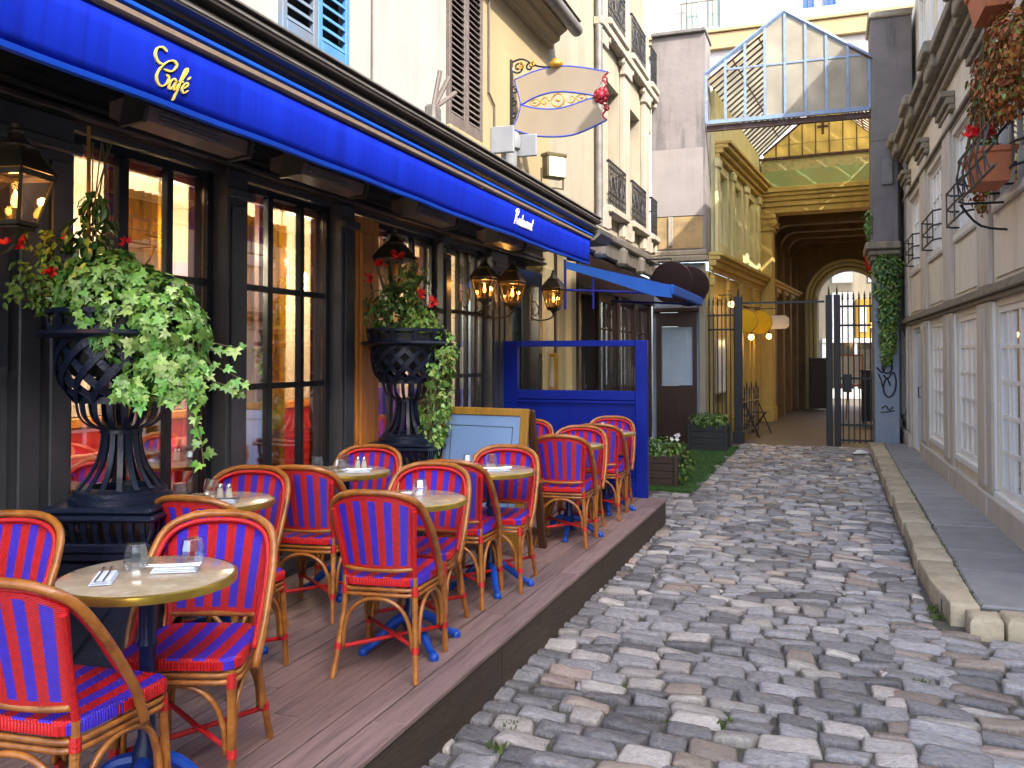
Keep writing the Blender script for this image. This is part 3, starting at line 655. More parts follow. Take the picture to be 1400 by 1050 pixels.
# room behind the glass
mb = MB(); mb.box(-6.5, -3.75, 1, 10.6, .16, .25); CP('room_floor', mb, 'room_floor')
mb = MB(); mb.box(-6.5, -3.75, 1, 10.6, 3.02, 3.1); CP('room_ceiling', mb, 'room_ceiling')
mb = MB(); mb.box(-5.3, -5.2, 1, 10.6, .25, 3.02); CP('room_wall', mb, 'room_wall')
mb = MB(); mb.box(-5.19, -3.75, .92, 1, .25, 3.02); CP('room_wall', mb, 'room_wall')
mb = MB(); mb.box(-5.19, -3.92, 9.0, 9.1, .25, 3.02); CP('room_wall', mb, 'room_wall')
mb = MB(); mb.box(-5.199, -5.15, 1.01, 8.99, .25, 1.22); CP('dado', mb, 'banquette_red')
mb = MB(); mb.box(-5.199, -5.13, 1.01, 8.99, 1.225, 1.30, .01); CP('dado_rail', mb, 'honey_wood')
def arch_panel(yc, hw, z0, z1, m):
    z0 = 1.31; pts = [(yc-hw, z0), (yc+hw, z0)]+[(yc+hw*math.cos(a*math.pi/12), z1-hw+hw*math.sin(a*math.pi/12)) for a in range(13)]
    mb = MB(); mb.prism(pts, lambda y, z: (-5.16, y, z), lambda y, z: (-5.197, y, z)); CP('arched_mirror', mb, m)
for yc, m in ((4.85, 'room_ceiling'), (6.0, 'lilac'), (7.0, 'mirror_green'), (8.2, 'room_ceiling')): arch_panel(yc, .42, .9, 2.55, m)
def curtain(y0, y1, x, label, tie=True):
    mb = MB(); n = 44; zs = [.3, .7, 1.1, 1.35, 1.6, 2.0, 2.4, 2.74]; 
    for j, z in enumerate(zs):
        t = (z-.3)/2.44; sq = 1-.55*math.exp(-((z-1.2)/.32)**2) if tie else 1
        for i in range(n+1):
            u = i/n; yy = y0+(y1-y0)*(u*sq+(0 if tie else 0)); mb.v.append((x+.035*math.sin(u*40)*(.6+.4*sq)+.01*math.sin(u*93+z), yy, z))
    for j in range(len(zs)-1):
        for i in range(n):
            a = j*(n+1)+i; mb.f.append((a, a+1, a+n+2, a+n+1)); mb.m.append(0)
    o = obj('curtain', mb, 'curtain_gold', smooth=True); tag(o, label, 'curtain', 'curtains inside the café windows')
    sm = o.modifiers.new('thick', 'SOLIDIFY'); sm.thickness = .006
curtain(4.78, 5.22, -3.86, 'gold curtain gathered behind the glass of the second café window')
curtain(5.15, 5.66, -3.92, 'long gold curtain beside the wooden post, behind glass', False)
curtain(3.95, 4.36, -3.9, 'gold curtain behind the glass beside the near urn', False)
curtain(4.68, 4.95, -3.95, 'narrow gold curtain at the left of the second café window', False)
curtain(6.4, 6.72, -3.9, 'gold curtain at the left of the third café window', False)
curtain(6.95, 7.5, -3.9, 'gold curtain behind the glass of the third café window', False)
curtain(7.8, 8.2, -3.9, 'narrow gold curtain behind the window with many glazing bars', False)
def banquette(y0, y1, x, label):
    t = thing('banquette', label, 'sofa', (x, (y0+y1)/2, .25), 0, 'red banquettes inside the café'); h = (y1-y0)/2
    mb = MB(); mb.box(-.3, .3, -h, h, 0, .44, .04); obj('seat', mb, 'banquette_red', t)
    mb = MB(); mb.box(.14, .3, -h, h, .446, .95, .05); obj('backrest', mb, 'banquette_red', t)
banquette(3.35, 4.35, -4.15, 'red banquette behind the window beside the large urn')
banquette(4.7, 5.7, -4.35, 'red banquette behind the curtained café window')
banquette(6.4, 8.8, -4.3, 'red banquette behind the two farther café windows')
def pendant(x, y, z, label, e=9.):
    t = thing('pendant_lamp', label, 'lamp', (x, y, z), 0, 'small lamps hanging inside the café')
    mb = MB(); mb.lathe([(.001, -.045), (.03, -.035), (.045, 0), (.03, .035), (.012, .06)], 12); obj('bulb', mb, 'bulb', t, smooth=True)
    mb = MB(); mb.tube([(0, 0, .06), (0, 0, 3.0-z)], .006, 5); mb.lathe([(.016, .055), (.018, .09), (.008, .11)], 8); obj('cord', mb, 'brass', t)
    l = bpy.data.lights.new('pendant_light', 'POINT'); l.energy = e; l.color = (1, .84, .60); l.shadow_soft_size = .05
    lo = bpy.data.objects.new('pendant_light', l); COL.objects.link(lo); lo.parent = t; lo.location = (0, 0, -.1)
pendant(-4.05, 4.5, 2.62, 'glowing bulb behind the window beside the large urn', 13)
pendant(-4.2, 6.05, 2.62, 'glowing bulb behind the second café window from the left', 13)
pendant(-4.2, 7.95, 2.66, 'glowing bulb behind the third café window, near the small urn', 13)
pendant(-4.75, 5.3, 2.5, 'added bulb brightening the room deep inside the café, behind the gold curtains', 20)  # three deep bulbs added only to brighten the room behind the glass
pendant(-4.75, 7.2, 2.5, 'added bulb brightening the room deep inside the café, behind the small urn', 20)
pendant(-4.75, 3.6, 2.5, 'added bulb brightening the room deep inside the café, behind the large urn', 20)

# ---------------------------------------------------------------- awning with lettering
aw = thing('awning', 'long royal blue awning valance with café lettering in gold', 'awning', (-2.5, 5, 2.9))
AI = Matrix.Translation((2.5, -5, -2.9))
AV = lambda z: -2.455-(3.0-z)*.10+.0                       # the cloth hangs a little inwards
mb = MB(); n = 150
for j, z in enumerate((3.005, 2.94, 2.87, 2.80, 2.765)):
    for i in range(n+1):
        y = .4+8.78*i/n; t = (3.005-z)/.24
        mb.v.append((AV(z)+.010*t*math.sin(y*2.1+1.3*math.sin(y*.9))+.004*t*math.sin(y*7.7), y, z))
for j in range(4):
    for i in range(n): a = j*(n+1)+i; mb.f.append((a, a+1, a+n+2, a+n+1)); mb.m.append(0)
o = obj('valance', mb, 'awning_blue', aw, smooth=True, mtx=AI); o.modifiers.new('thick', 'SOLIDIFY').thickness = .004
mb = MB(); n = 100
for i in range(n+1):
    y = .4+8.78*i/n
    for x, z in ((0, 2.764), (.012, 2.759), (.013, 2.738), (-.008, 2.735), (-.01, 2.76)):
        mb.v.append((AV(z)+x+.010*math.sin(y*2.1+1.3*math.sin(y*.9))+.004*math.sin(y*7.7), y, z))
for i in range(n):
    for k in range(5): mb.f.append((i*5+k, i*5+(k+1) % 5, i*5+5+(k+1) % 5, i*5+5+k)); mb.m.append(0)
obj('hem_bar', mb, 'hem_blue', aw, mtx=AI)
mb = MB(); mb.box(-2.50, -2.428, .4, 9.2, 3.008, 3.042, .008); obj('cassette', mb, 'heater_brown', aw, mtx=AI)
mb = MB(); mb.box(-2.49, -2.422, .4, 9.2, 3.044, 3.068, .006); obj('top_trim', mb, 'hem_blue', aw, mtx=AI)
mb = MB(); mb.add([(-2.47, 9.19, 3.0), (-2.49, 9.19, 2.75), (-2.72, 9.19, 2.80), (-2.72, 9.19, 3.0), (-2.47, 9.2, 3.0), (-2.49, 9.2, 2.75), (-2.72, 9.2, 2.80), (-2.72, 9.2, 3.0)], [(0,1,2,3), (7,6,5,4), (0,4,5,1), (1,5,6,2), (2,6,7,3), (3,7,4,0)]); obj('end_flap', mb, 'awning_blue', aw, mtx=AI)
# hand drawn script: strokes in letter space, pen of varying width
GL = {
 'C': (.60, [[(0.10, 1.39), (-0.18, 1.50), (-0.42, 1.39), (-0.44, 1.13), (-0.24, 0.90), (0.01, 0.86)], [(0.13, 0.68), (0.59, 0.71), (0.77, 0.98), (0.58, 1.13), (0.30, 1.05), (-0.01, 0.71), (-0.11, 0.34), (0.05, 0.07), (0.30, 0.02), (0.51, 0.22), (0.50, 0.45), (0.30, 0.49)]]),
 'a': (.40, [[(.32, .40), (.18, .44), (.04, .24), (.05, .04), (.16, .02), (.30, .22), (.36, .42), (.30, .14), (.33, .02), (.44, .10)]]),
 'f': (.30, [[(.02, .10), (.18, .40), (.36, .78), (.40, .96), (.32, 1.0), (.22, .70), (.12, .10), (.02, -.34), (-.06, -.42)], [(.04, .42), (.36, .44)]]),
 'é': (.36, [[(.04, .18), (.22, .26), (.30, .38), (.22, .45), (.10, .34), (.05, .14), (.14, .02), (.28, .06), (.40, .18)], [(.24, .58), (.36, .74)]]),
 'R': (.66, [[(.22, .92), (.14, .4), (.02, .0), (-.08, .06)], [(.0, .80), (.16, 1.0), (.46, 1.02), (.56, .84), (.44, .62), (.22, .54)], [(.24, .54), (.40, .30), (.50, .04), (.64, .06)]]),
 'e': (.32, [[(.04, .18), (.20, .26), (.27, .38), (.19, .45), (.09, .34), (.05, .14), (.13, .02), (.25, .06), (.34, .18)]]),
 's': (.28, [[(.0, .08), (.14, .30), (.20, .46), (.22, .30), (.24, .10), (.12, .0), (.02, .06)], [(.22, .10), (.30, .16)]]),
 't': (.28, [[(.24, .80), (.12, .36), (.08, .06), (.16, .0), (.28, .12)], [(.04, .52), (.32, .54)]]),
 'u': (.40, [[(.06, .42), (.02, .12), (.10, .0), (.22, .10), (.34, .42), (.28, .10), (.34, .0), (.42, .10)]]),
 'r': (.30, [[(.02, .10), (.12, .40), (.14, .46), (.20, .38), (.28, .40), (.24, .12), (.30, .02)]]),
 'n': (.42, [[(.06, .42), (.02, .02), (.10, .30), (.24, .44), (.26, .26), (.26, .06), (.34, .0), (.44, .10)]])}
def script(text, y0, z0, size, slope, pen, m):
    mb = MB(); cur = 0
    for ch in text:
        wdt, strokes = GL[ch]
        for st in strokes:
            P = smoothpath([(x, y, 0) for x, y in st], 6); L_ = []; 
            for i, p in enumerate(P):
                t = (P[min(i+1, len(P)-1)]-P[max(i-1, 0)]).normalized(); nrm = Vector((-t.y, t.x, 0))
                wd_ = pen*(.55+.9*abs(Vector((.8, .6, 0)).dot(nrm)))*min(1, .35+.3*min(i, len(P)-1-i))
                L_.append((p+nrm*wd_, p-nrm*wd_))
            def T3(q, dx):
                lx, ly = (cur+q.x+q.y*.22)*size, q.y*size
                y, z = y0+lx, z0+ly-slope*lx; return (AV(z)+.016*((3.005-z)/.24)*math.sin(y*2.1+1.3*math.sin(y*.9))*.6+dx, y, z)
            o = len(mb.v); n = len(L_)
            mb.add([T3(q, .013) for ab in L_ for q in ab]+[T3(q, .006) for ab in L_ for q in ab],
                   [(2*i, 2*i+1, 2*i+3, 2*i+2) for i in range(n-1)]+[(2*n+2*i, 2*i, 2*i+2, 2*n+2*i+2) for i in range(n-1)]+[(2*i+1, 2*n+2*i+1, 2*n+2*i+3, 2*i+3) for i in range(n-1)])
        cur += wdt
    return obj('lettering', mb, m, aw, mtx=AI)
script('Café', 2.714, 2.806, .100, -0.056, .036, 'gold_thread')
script('Restaurant', 6.78, 2.845, .125, .0, .030, 'pale_thread')
# radiant heaters under the awning
def heater(y, label):
    t = thing('heater', label, 'heater', (-2.93, y, 2.84), 0, 'heaters under the awning')
    mb = MB(); mb.prism([(-.11, .05), (.02, .075), (.10, .02), (.085, -.045), (-.02, -.06), (-.11, -.02)], lambda x, z: (x, -.36, z), lambda x, z: (x, .36, z)); obj('housing', mb, 'heater_brown', t)
    mb = MB(); mb.prism([(.0, .085), (.04, .08), (.12, .018), (.10, -.06), (-.03, -.072)], lambda x, z: (x, .361, z), lambda x, z: (x, .385, z)); obj('end_cap', mb, 'charcoal_brown', t); mb = MB(); mb.prism([(.0, .085), (.04, .08), (.12, .018), (.10, -.06), (-.03, -.072)], lambda x, z: (x, -.385, z), lambda x, z: (x, -.361, z)); obj('end_cap', mb, 'charcoal_brown', t)
    for k, (dx, dz) in enumerate(((.103, .0), (.099, -.018), (.094, -.034))): mb = MB(); mb.box(dx-.004, dx+.006, -.27, .14, dz-.003, dz+.004); obj('element', mb, 'heater_bar', t)
    mb = MB(); mb.box(-.03, 0, -.02, .02, .07, .23); obj('bracket', mb, 'charcoal_brown', t)
for y, l in ((3.42, 'brown radiant heater under the awning, above the large urn'), (4.62, 'brown radiant heater under the awning, above the second café window'),
             (6.1, 'brown radiant heater under the awning, above the wooden post'), (7.75, 'brown radiant heater under the awning, nearest the doorway'), (1.75, 'brown radiant heater at the near end of the awning')): heater(y, l)
# ---------------------------------------------------------------- wall lanterns
def lantern(loc, rot, label, s=1., lit=True):
    """four-sided lantern hanging off a scrolled arm; +x points away from the wall"""
    t = thing('wall_lantern', label, 'lantern', loc, rot, 'lanterns along the café front'); t.scale = (s, s, s)
    def fr(r, z): return [(r*a, r*b, z) for a, b in ((1, 1), (-1, 1), (-1, -1), (1, -1))]
    b0, b1, r0, r1 = .062, .112, -.16, .06
    mb = MB()
    for p, q in zip(fr(b0, r0), fr(b1, r1)): mb.tube([p, q], .0085, 6)
    for r, z, h in ((b0+.006, r0, .012), (b1+.008, r1, .014)):
        for (x0, x1, y0, y1) in ((-r, r, -r, -r+.018), (-r, r, r-.018, r), (-r, -r+.018, -r, r), (r-.018, r, -r, r)): mb.box(x0, x1, y0, y1, z-h, z+h, .003)
    mb.box(-b0, b0, -b0, b0, r0-.03, r0-.012, .006); mb.lathe([(.05, r0-.03), (.03, r0-.05), (.012, r0-.075), (.016, r0-.085), (.002, r0-.10)], 12)
    obj('frame', mb, 'bronze', t)
    mb = MB(); k = [fr(b1+.012, r1+.015), fr(.072, .165), fr(.066, .185)]
    for A, B in zip(k, k[1:]): mb.add(A+B, [(i, (i+1) % 4, 4+(i+1) % 4, 4+i) for i in range(4)])
    mb.lathe([(.07, .18), (.075, .195), (.045, .22), (.03, .25), (.036, .262), (.02, .275), (.022, .295), (.002, .31)], 14)
    for p, q in zip(k[0], k[1]): mb.tube([p, q], .008, 5)
    obj('roof', mb, 'bronze', t)
    A, B = fr(b0-.002, r0), fr(b1-.002, r1)
    for i in range(4):
        mb = MB(); mb.add([A[i], A[(i+1) % 4], B[(i+1) % 4], B[i]], [(0, 1, 2, 3)]); o = obj('pane', mb, 'lamp_glass', t); o.modifiers.new('thick', 'SOLIDIFY').thickness = .003
    mb = MB(); mb.lathe([(.012, r0), (.012, r0+.07), (.016, r0+.072)], 10); obj('candle', mb, 'stone_trim', t)
    mb = MB(); mb.lathe([(.010, r0+.074), (.019, r0+.095), (.015, r0+.125), (.002, r0+.155)], 10); obj('bulb', mb, 'bulb_soft' if lit else 'lamp_glass', t, smooth=True)
    d = .30
    mb = MB(); mb.box(-d, -d+.02, -.035, .035, -.32, .02, .006)
    mb.tube(smoothpath([(-d+.01, 0, -.28), (-.2, 0, -.31), (-.06, 0, -.295), (0, 0, -.25), (0, 0, r0-.09)], 4), .010, 6)
    mb.tube(smoothpath([(-d+.01, 0, -.06), (-.22, 0, -.10), (-.19, 0, -.19), (-.23, 0, -.25), (-.27, 0, -.20), (-.24, 0, -.17)], 4), .007, 6)
    obj('bracket', mb, 'bronze', t, smooth=AUTO)
    if lit:
        l = bpy.data.lights.new('lantern_light', 'POINT'); l.energy = 1.0*s; l.color = (1, .52, .16); l.shadow_soft_size = .02
        lo = bpy.data.objects.new('lantern_light', l); COL.objects.link(lo); lo.parent = t; lo.location = (0, 0, r0+.17)
lantern((-3.20, 2.72, 2.45), rad(12), 'large black iron lantern with glowing candle on the near charcoal pier', .92)
lantern((-3.22, 6.14, 2.44), rad(0), 'dark unlit lantern on the orange wooden post', 1.02, False)
lantern((-3.20, 8.78, 2.47), rad(0), 'lit lantern left of the doorway, on the pilaster by the blue screen', 1.0)
lantern((-3.20, 10.25, 2.50), rad(0), 'lit lantern right of the dark doorway', 1.0)
lantern((-3.28, 8.18, 2.47), rad(0), 'lit lantern in front of the window with many glazing bars', .92)

# ---------------------------------------------------------------- hanging sign on the yellow wall
hs = thing('hanging_sign', 'blank two-panel sign with blue outline and gilt scrolls on a bracket', 'sign', (-3.49, 9.5, 4.75))
X0 = .10
def sp(pts): return smoothpath([(x, 0, z) for x, z in pts], 6)
top = sp([(.06, .20), (.35, .28), (.70, .285), (1.16, .13+.04)]); mid1 = sp([(.13, -.10), (.35, -.015), (.62, .005), (1.0, -.075)])
mid2 = sp([(.13, -.10), (.35, -.165), (.62, -.185), (1.0, -.10)]); bot = sp([(.03, -.37), (.32, -.475), (.75, -.50), (1.14, -.37)])
def sheet(a, b, nm):
    mb = MB(); P = [(p.x, p.z) for p in a]+[(p.x, p.z) for p in reversed(b)]
    mb.prism(P, lambda x, z: (x, -.008, z), lambda x, z: (x, .008, z)); return obj(nm, mb, 'sign_cream', hs)
sheet(top, mid1, 'upper_panel'); sheet(mid2, bot, 'lower_panel')
mb = MB()
for c in (top, mid1, mid2, bot): mb.tube(c, .012, 6)
mb.tube(sp([(.06, .20), (.10, .05), (.13, -.10), (.09, -.25), (.03, -.37)]), .012, 6); obj('outline', mb, 'sign_blue', hs, smooth=True)
def scroll(cx, cz, r, turns, a0, sgn=1): return [(cx+r*(1-.8*i/26)*math.cos(a0+sgn*turns*6.28*i/26), 0, cz+r*(1-.8*i/26)*math.sin(a0+sgn*turns*6.28*i/26)) for i in range(27)]
mb = MB(); mb.tube([(.58+.075*math.cos(a*.314), 0, -.09+.075*math.sin(a*.314)) for a in range(20)], .009, 6, closed=True)
for sx in (-1, 1):
    mb.tube(scroll(.58+sx*.16, -.09, .055, 1.2, 0 if sx < 0 else 3.14), .008, 5); mb.tube(sp([(.58+sx*.2, -.09), (.58+sx*.27, -.05), (.58+sx*.34, -.09), (.58+sx*.27, -.13), (.58+sx*.2, -.09)]), .007, 5)
mb.lathe([(.002, -.115), (.03, -.09), (.002, -.065)], 10, (.58, 0)); mb.lathe([(.002, -.105), (.024, -.09), (.002, -.075)], 8, (.30, 0)); mb.lathe([(.002, -.105), (.024, -.09), (.002, -.075)], 8, (.86, 0))
obj('scrollwork', mb, 'gilt', hs, smooth=True)
mb = MB(); mb.box(-.02, .03, -.02, .02, -.42, .44, .006)
for pts in (scroll(.10, .34, .075, 1.4, 3.1), scroll(.24, .33, .055, 1.3, 0), scroll(.05, -.06, .05, 1.2, 1.5), scroll(.06, -.22, .05, 1.2, 4.7), scroll(.06, .08, .045, 1.2, 1.5)): mb.tube(pts, .011, 5)
mb.tube(sp([(.0, .40), (.15, .43), (.33, .33), (.55, .29)]), .011, 6); obj('bracket', mb, 'black_iron', hs, smooth=AUTO)
mb = MB()
for pts in (scroll(.14, .36, .05, 1.4, 3.1), scroll(.28, .35, .035, 1.3, 0)): mb.tube([(x, -.014, z) for x, y, z in pts], .009, 5)
mb.lathe([(.05, .285), (.075, .30), (.08, .33), (.05, .375), (.01, .395)], 14, (.56, 0)); obj('gilding', mb, 'gilt', hs, smooth=True)
mb = MB(); 
def ball(cx, cy, cz, r): mb.lathe([(.001, cz-r), (.6*r, cz-.8*r), (r, cz), (.6*r, cz+.8*r), (.001, cz+r)], 9, (cx, cy))
ball(1.085, -.02, -.09, .05)
for k in range(8): a = k*.785; ball(1.085+.062*math.cos(a), .0, -.09+.062*math.sin(a), .036); ball(1.085+.03*math.cos(a+.4), -.035, -.09+.03*math.sin(a+.4), .022)
for pts in (scroll(1.12, .09, .04, 1.1, 4.7), scroll(1.15, -.23, .04, 1.1, 1.5), sp([(1.17, .17), (1.10, .10), (1.14, .03), (1.09, -.03)]), sp([(1.15, -.37), (1.10, -.31), (1.14, -.24), (1.09, -.16)])): mb.tube(pts, .012, 5)
obj('red_flower', mb, 'sign_red', hs, smooth=True)
# floodlight, junction box and old vent sticks above the cornice
t = thing('floodlight', 'square floodlight with a lit yellow lens above the end of the awning', 'floodlight', (-2.80, 8.93, 3.75), rad(-38)); 
mb = MB(); mb.box(-.03, .09, -.12, .12, -.11, .13, .015); mb.box(-.04, .10, -.13, .13, .12, .16, .01)
for k in range(5): mb.box(-.06, -.03, -.09+k*.04, -.08+k*.04, -.08, .1)
obj('housing', mb, 'flood_body', t); mb = MB(); mb.box(.091, .10, -.10, .10, -.09, .11, .004); obj('lens', mb, 'flood_lens', t)
mb = MB(); mb.tube([(0, -.14, 0), (0, -.14, -.2), (0, .14, -.2), (0, .14, 0)], .012, 6); mb.tube([(0, 0, -.2), (-.04, 0, -.38)], .018, 8); obj('yoke', mb, 'flood_body', t)
t = thing('camera_box', 'pale grey security box with a domed hood on the cornice', 'security box', (-2.95, 8.0, 3.83))
mb = MB(); mb.box(-.12, .12, -.2, -.16, -.14, .12, .01); obj('backplate', mb, 'box_grey', t); mb = MB(); mb.box(.03, .25, .1, .13, -.12, .1, .01); obj('side_plate', mb, 'box_grey', t)
mb = MB(); mb.lathe([(.06, -.28), (.075, -.22), (.08, -.08), (.11, -.06), (.12, .03), (.09, .10), (.03, .13), (.001, .135)], 18); obj('dome', mb, 'box_grey', t, smooth=AUTO)
mb = MB(); mb.box(-.04, .04, -.04, .04, -.5, -.28, .008); obj('stand', mb, 'box_grey', t)
t = thing('vent_pipes', 'cluster of three dark sticks on the cornice before the white wall', 'pipes', (-3.25, 6.9, 3.9))
for dx, dy, dz, l in ((.02, .10, .36, 1), (.06, .20, .33, 1), (.08, .30, .22, 1)):
    mb = MB(); mb.tube([(0, 0, 0), (dx, dy, dz)], .022, 8); obj('pipe', mb, 'shutter_brown', t)
mb = MB(); mb.box(-.05, .05, -.08, .08, -.55, .03, .02); obj('foot', mb, 'zinc', t)

# ---------------------------------------------------------------- tall cream building further along (left)
bb = thing('apartment_building', 'tall cream building with pilasters and black balcony grilles', 'building', (FX, 14.5, 0)); BI = Matrix.Translation((-FX, -14.5, 0))
BP = lambda name, m_, mats, parent=None, **k: obj(name, m_, mats, parent or bb, mtx=None if parent else BI, **k)
cols_u = [(13.86, 15.06), (15.64, 16.84), (17.40, 18.0)]
holes = [(a, b, z0, z1) for a, b in cols_u for z0, z1 in ((4.2, 6.35), (7.25, 9.4), (10.2, 12.0))]
mb = MB(LW); wall(mb, 11.02, 18.0, 3.75, 14, holes, 0, .35); BP('wall', mb, 'cream_wall')
mb = MB(); mb.box(-9, -3.86, 11.05, 18.2, 3.0, 14); BP('wall', mb, 'cream_wall')
for a, b in ((13.5, 13.8), (15.12, 15.58), (16.9, 17.34)):
    mb = MB(LW); mb.box(a, b, -.09, 0, 3.76, 14, .01); mb.box(a-.05, b+.05, -.13, 0, 3.78, 4.1, .02); mb.box(a-.04, b+.04, -.13, 0, 6.7, 6.95, .02); BP('pilaster', mb, 'stone_trim')
for z in (6.96, 9.95): mb = MB(LW); mb.box(13.3, 18.0, -.16, 0, z, z+.14, .02); BP('string_course', mb, 'stone_trim')
for a, b in cols_u:
    for z0, z1 in ((4.2, 6.35), (7.25, 9.4)):
        wo_ = window(bb, LW, a+.02, b-.02, z0+.02, z1-.02, ((a+b)/2,), (z0+1.5,), 'stone_trim', 'pane_glass', w=.22, fw=.06); wo_.matrix_local = BI
        mb = MB(LW); mb.box(a, b, .33, .345, z0, z1); BP('blind', mb, 'ochre_wall')
        mb = MB(LW); h = .72; bx = b if b < 17.9 else b-.02
        for zz in (z0+.08, z0+.2, z0+h-.1, z0+h): mb.box(a-.03, bx, -.13, -.11, zz, zz+.022)
        nb = 11
        for i in range(nb+1): u = a-.02+(bx-a)*i/nb; mb.box(u-.009, u+.009, -.128, -.112, z0+.02, z0+h)
        for i in range(4): 
            uc = a+(bx-a)*(i+.5)/4; mb.tube([(uc+.09*math.cos(q*.52), -.12, z0+.41+.13*math.sin(q*.52)) for q in range(12)], .009, 5, closed=True)
        mb.box(a-.03, a-.01, -.13, 0, z0+h-.02, z0+h+.02); mb.box(bx-.02, bx, -.13, 0, z0+h-.02, z0+h+.02)
        BP('balcony_grille', mb, 'black_iron')
        mb = MB(LW); mb.box(a-.1, b+.08 if b < 17.9 else b-.005, -.19, 0, z0-.13, z0-.01, .02); mb.box(a, a+.14, -.13, 0, z0-.4, z0-.131, .03); mb.box(b-.14, b-.01, -.13, 0, z0-.4, z0-.131, .03); BP('balcony_ledge', mb, 'stone_trim')
mb = MB(LW); mb.box(11.02, 18.0, -.10, 0, 3.35, 3.60, .02); mb.box(11.02, 18.0, -.17, 0, 3.61, 3.745, .02); BP('cornice', mb, 'stone_trim')
for k in range(4): mb = MB(LW); u = 13.1+k*1.5; mb.box(u, u+.26, -.22, -.02, 3.28, 3.60, .05); BP('corbel', mb, 'stone_trim')
mb = MB(); mb.tube([(-3.42, 13.36, 3.8), (-3.42, 13.36, 14)], .06, 10); BP('drainpipe', mb, 'zinc', smooth=AUTO)
mb = MB(LW); mb.box(11.12, 12.2, .06, .3, 0, 3.34); mb.box(11.98, 12.22, -.03, .3, 0, 3.34, .01); BP('ground_pier', mb, 'yellow_pier')
mb = MB(LW); mb.box(11.42, 11.48, .03, .06, .1, 3.2); BP('conduit', mb, 'shop_brown')
mb = MB(LW); wall(mb, 12.23, 18.0, 0, 3.34, [(12.6, 13.5, .3, 2.7), (13.7, 14.9, .7, 2.7), (15.1, 16.3, .7, 2.7), (16.5, 17.6, .7, 2.7)], .02, .22)
for u in (12.4, 13.6, 15.0, 16.4, 17.8): mb.box(u-.07, u+.07, -.03, .02, .1, 2.9, .01)
mb.box(12.25, 18.0, -.06, .02, 2.78, 3.3, .02); BP('shopfront', mb, 'shop_brown')
for a, b in ((13.7, 14.9), (15.1, 16.3), (16.5, 17.6)): o = window(bb, LW, a, b, .7, 2.7, ((a+b)/2,), (2.2,), 'shop_brown', 'pane_glass', w=.08); o.matrix_local = BI
mb = MB(LW); mb.box(12.6, 13.5, .16, .2, .3, 2.7); mb.box(12.3, 18, 1.2, 1.3, 0, 3.2); BP('shop_interior', mb, 'shop_glass_dark')
mb = MB(LW); mb.box(12.7, 12.76, .05, .16, .5, 2.6); BP('door_handle', mb, 'steel')

# small blue folding-arm awning and the two round dark signs beyond it
t = thing('small_awning', 'short bright blue awning on folding arms beyond the screen', 'awning', (-3.4, 11.3, 3.0))
mb = MB()
for j in range(5):
    u = j/4; x, z = .05+1.42*u, .02-.36*u-.03*math.sin(math.pi*u)
    for i in range(13): mb.v.append((x, 2.6*i/12, z-.012*math.sin(math.pi*i/3)**2*u))
for j in range(4):
    for i in range(12): a = j*13+i; mb.f.append((a, a+1, a+14, a+13)); mb.m.append(0)
o = obj('cloth', mb, 'small_awning_blue', t, smooth=True); o.modifiers.new('thick', 'SOLIDIFY').thickness = .006
mb = MB(); mb.add([(.06, -.004, .02), (1.47, -.004, -.34), (1.47, -.004, -.50), (1.2, -.004, -.46), (.6, -.004, -.25), (.06, -.004, -.08)], [(0,1,2,3,4,5)]); o = obj('side_flap', mb, 'small_awning_blue', t); o.modifiers.new('thick', 'SOLIDIFY').thickness = .006
mb = MB(); mb.box(1.45, 1.50, -.03, 2.62, -.46, -.33, .012); obj('front_bar', mb, 'small_awning_blue', t)
mb = MB(); mb.tube([(.05, .02, -.36), (1.45, .02, -.44)], .018, 8); mb.tube([(.05, 2.55, -.36), (1.45, 2.55, -.44)], .018, 8); mb.tube([(.03, .02, .05), (.03, .02, -.62)], .02, 8); mb.tube([(.42, .02, -.15), (.42, .02, -.62)], .016, 8); obj('arm', mb, 'awning_dark', t)
for k, (x, y, z, r, l) in enumerate(((-2.83, 16.5, 3.14, .385, 'round dark maroon sign nearest the blue awning'), (-2.63, 17.3, 3.12, .385, 'round dark maroon sign further right, before the grey wall'))):
    t = thing('round_sign', l, 'sign', (x, y, z), 0, 'round dark signs over the shop fronts')
    mb = MB(lambda a, b, c: (a, c, b)); mb.lathe([(r-.03, -.03), (r, -.018), (r, .018), (r-.03, .03)], 40); obj('disc', mb, 'dark_disc', t, smooth=AUTO)
    mb = MB(lambda a, b, c: (a, c, b)); mb.lathe([(r+.001, -.022), (r+.012, -.012), (r+.012, .012), (r+.001, .022)], 40, cap=False); obj('rim', mb, 'shop_brown', t, smooth=AUTO)
    mb = MB(); mb.tube([(-.0, 0, r), (0, 0, r+.06), (FX-x, 0, r+.06)], .016, 6); obj('bracket', mb, 'black_iron', t)
# ---------------------------------------------------------------- blue glazed screen at the end of the terrace
t = thing('terrace_screen', 'royal blue timber screen with a long glass opening at the terrace end', 'screen', (-2.62, 9.2, .26))
mb = MB()
for x0, x1, z0, z1 in ((-.86, -.66, .0, 1.66), (.66, .79, .0, 1.66), (-.66, .66, 1.595, 1.66), (-.66, .66, 1.02, 1.12), (-.66, .66, .0, .16)): mb.box(x0, x1, -.035, .035, z0, z1, .006)
obj('frame', mb, 'screen_blue', t)
mb = MB(); mb.box(-.66, .66, -.014, .014, .16, 1.02); obj('panel', mb, 'screen_blue', t)
mb = MB(); mb.box(-.66, .66, -.05, -.036, .985, 1.01, .004); mb.box(-.66, .66, -.03, -.0145, .165, .19, .004); mb.box(-.655, -.63, -.03, -.0145, .19, .985, .004); mb.box(.63, .655, -.03, -.0145, .19, .985, .004); obj('moulding', mb, 'screen_blue', t)
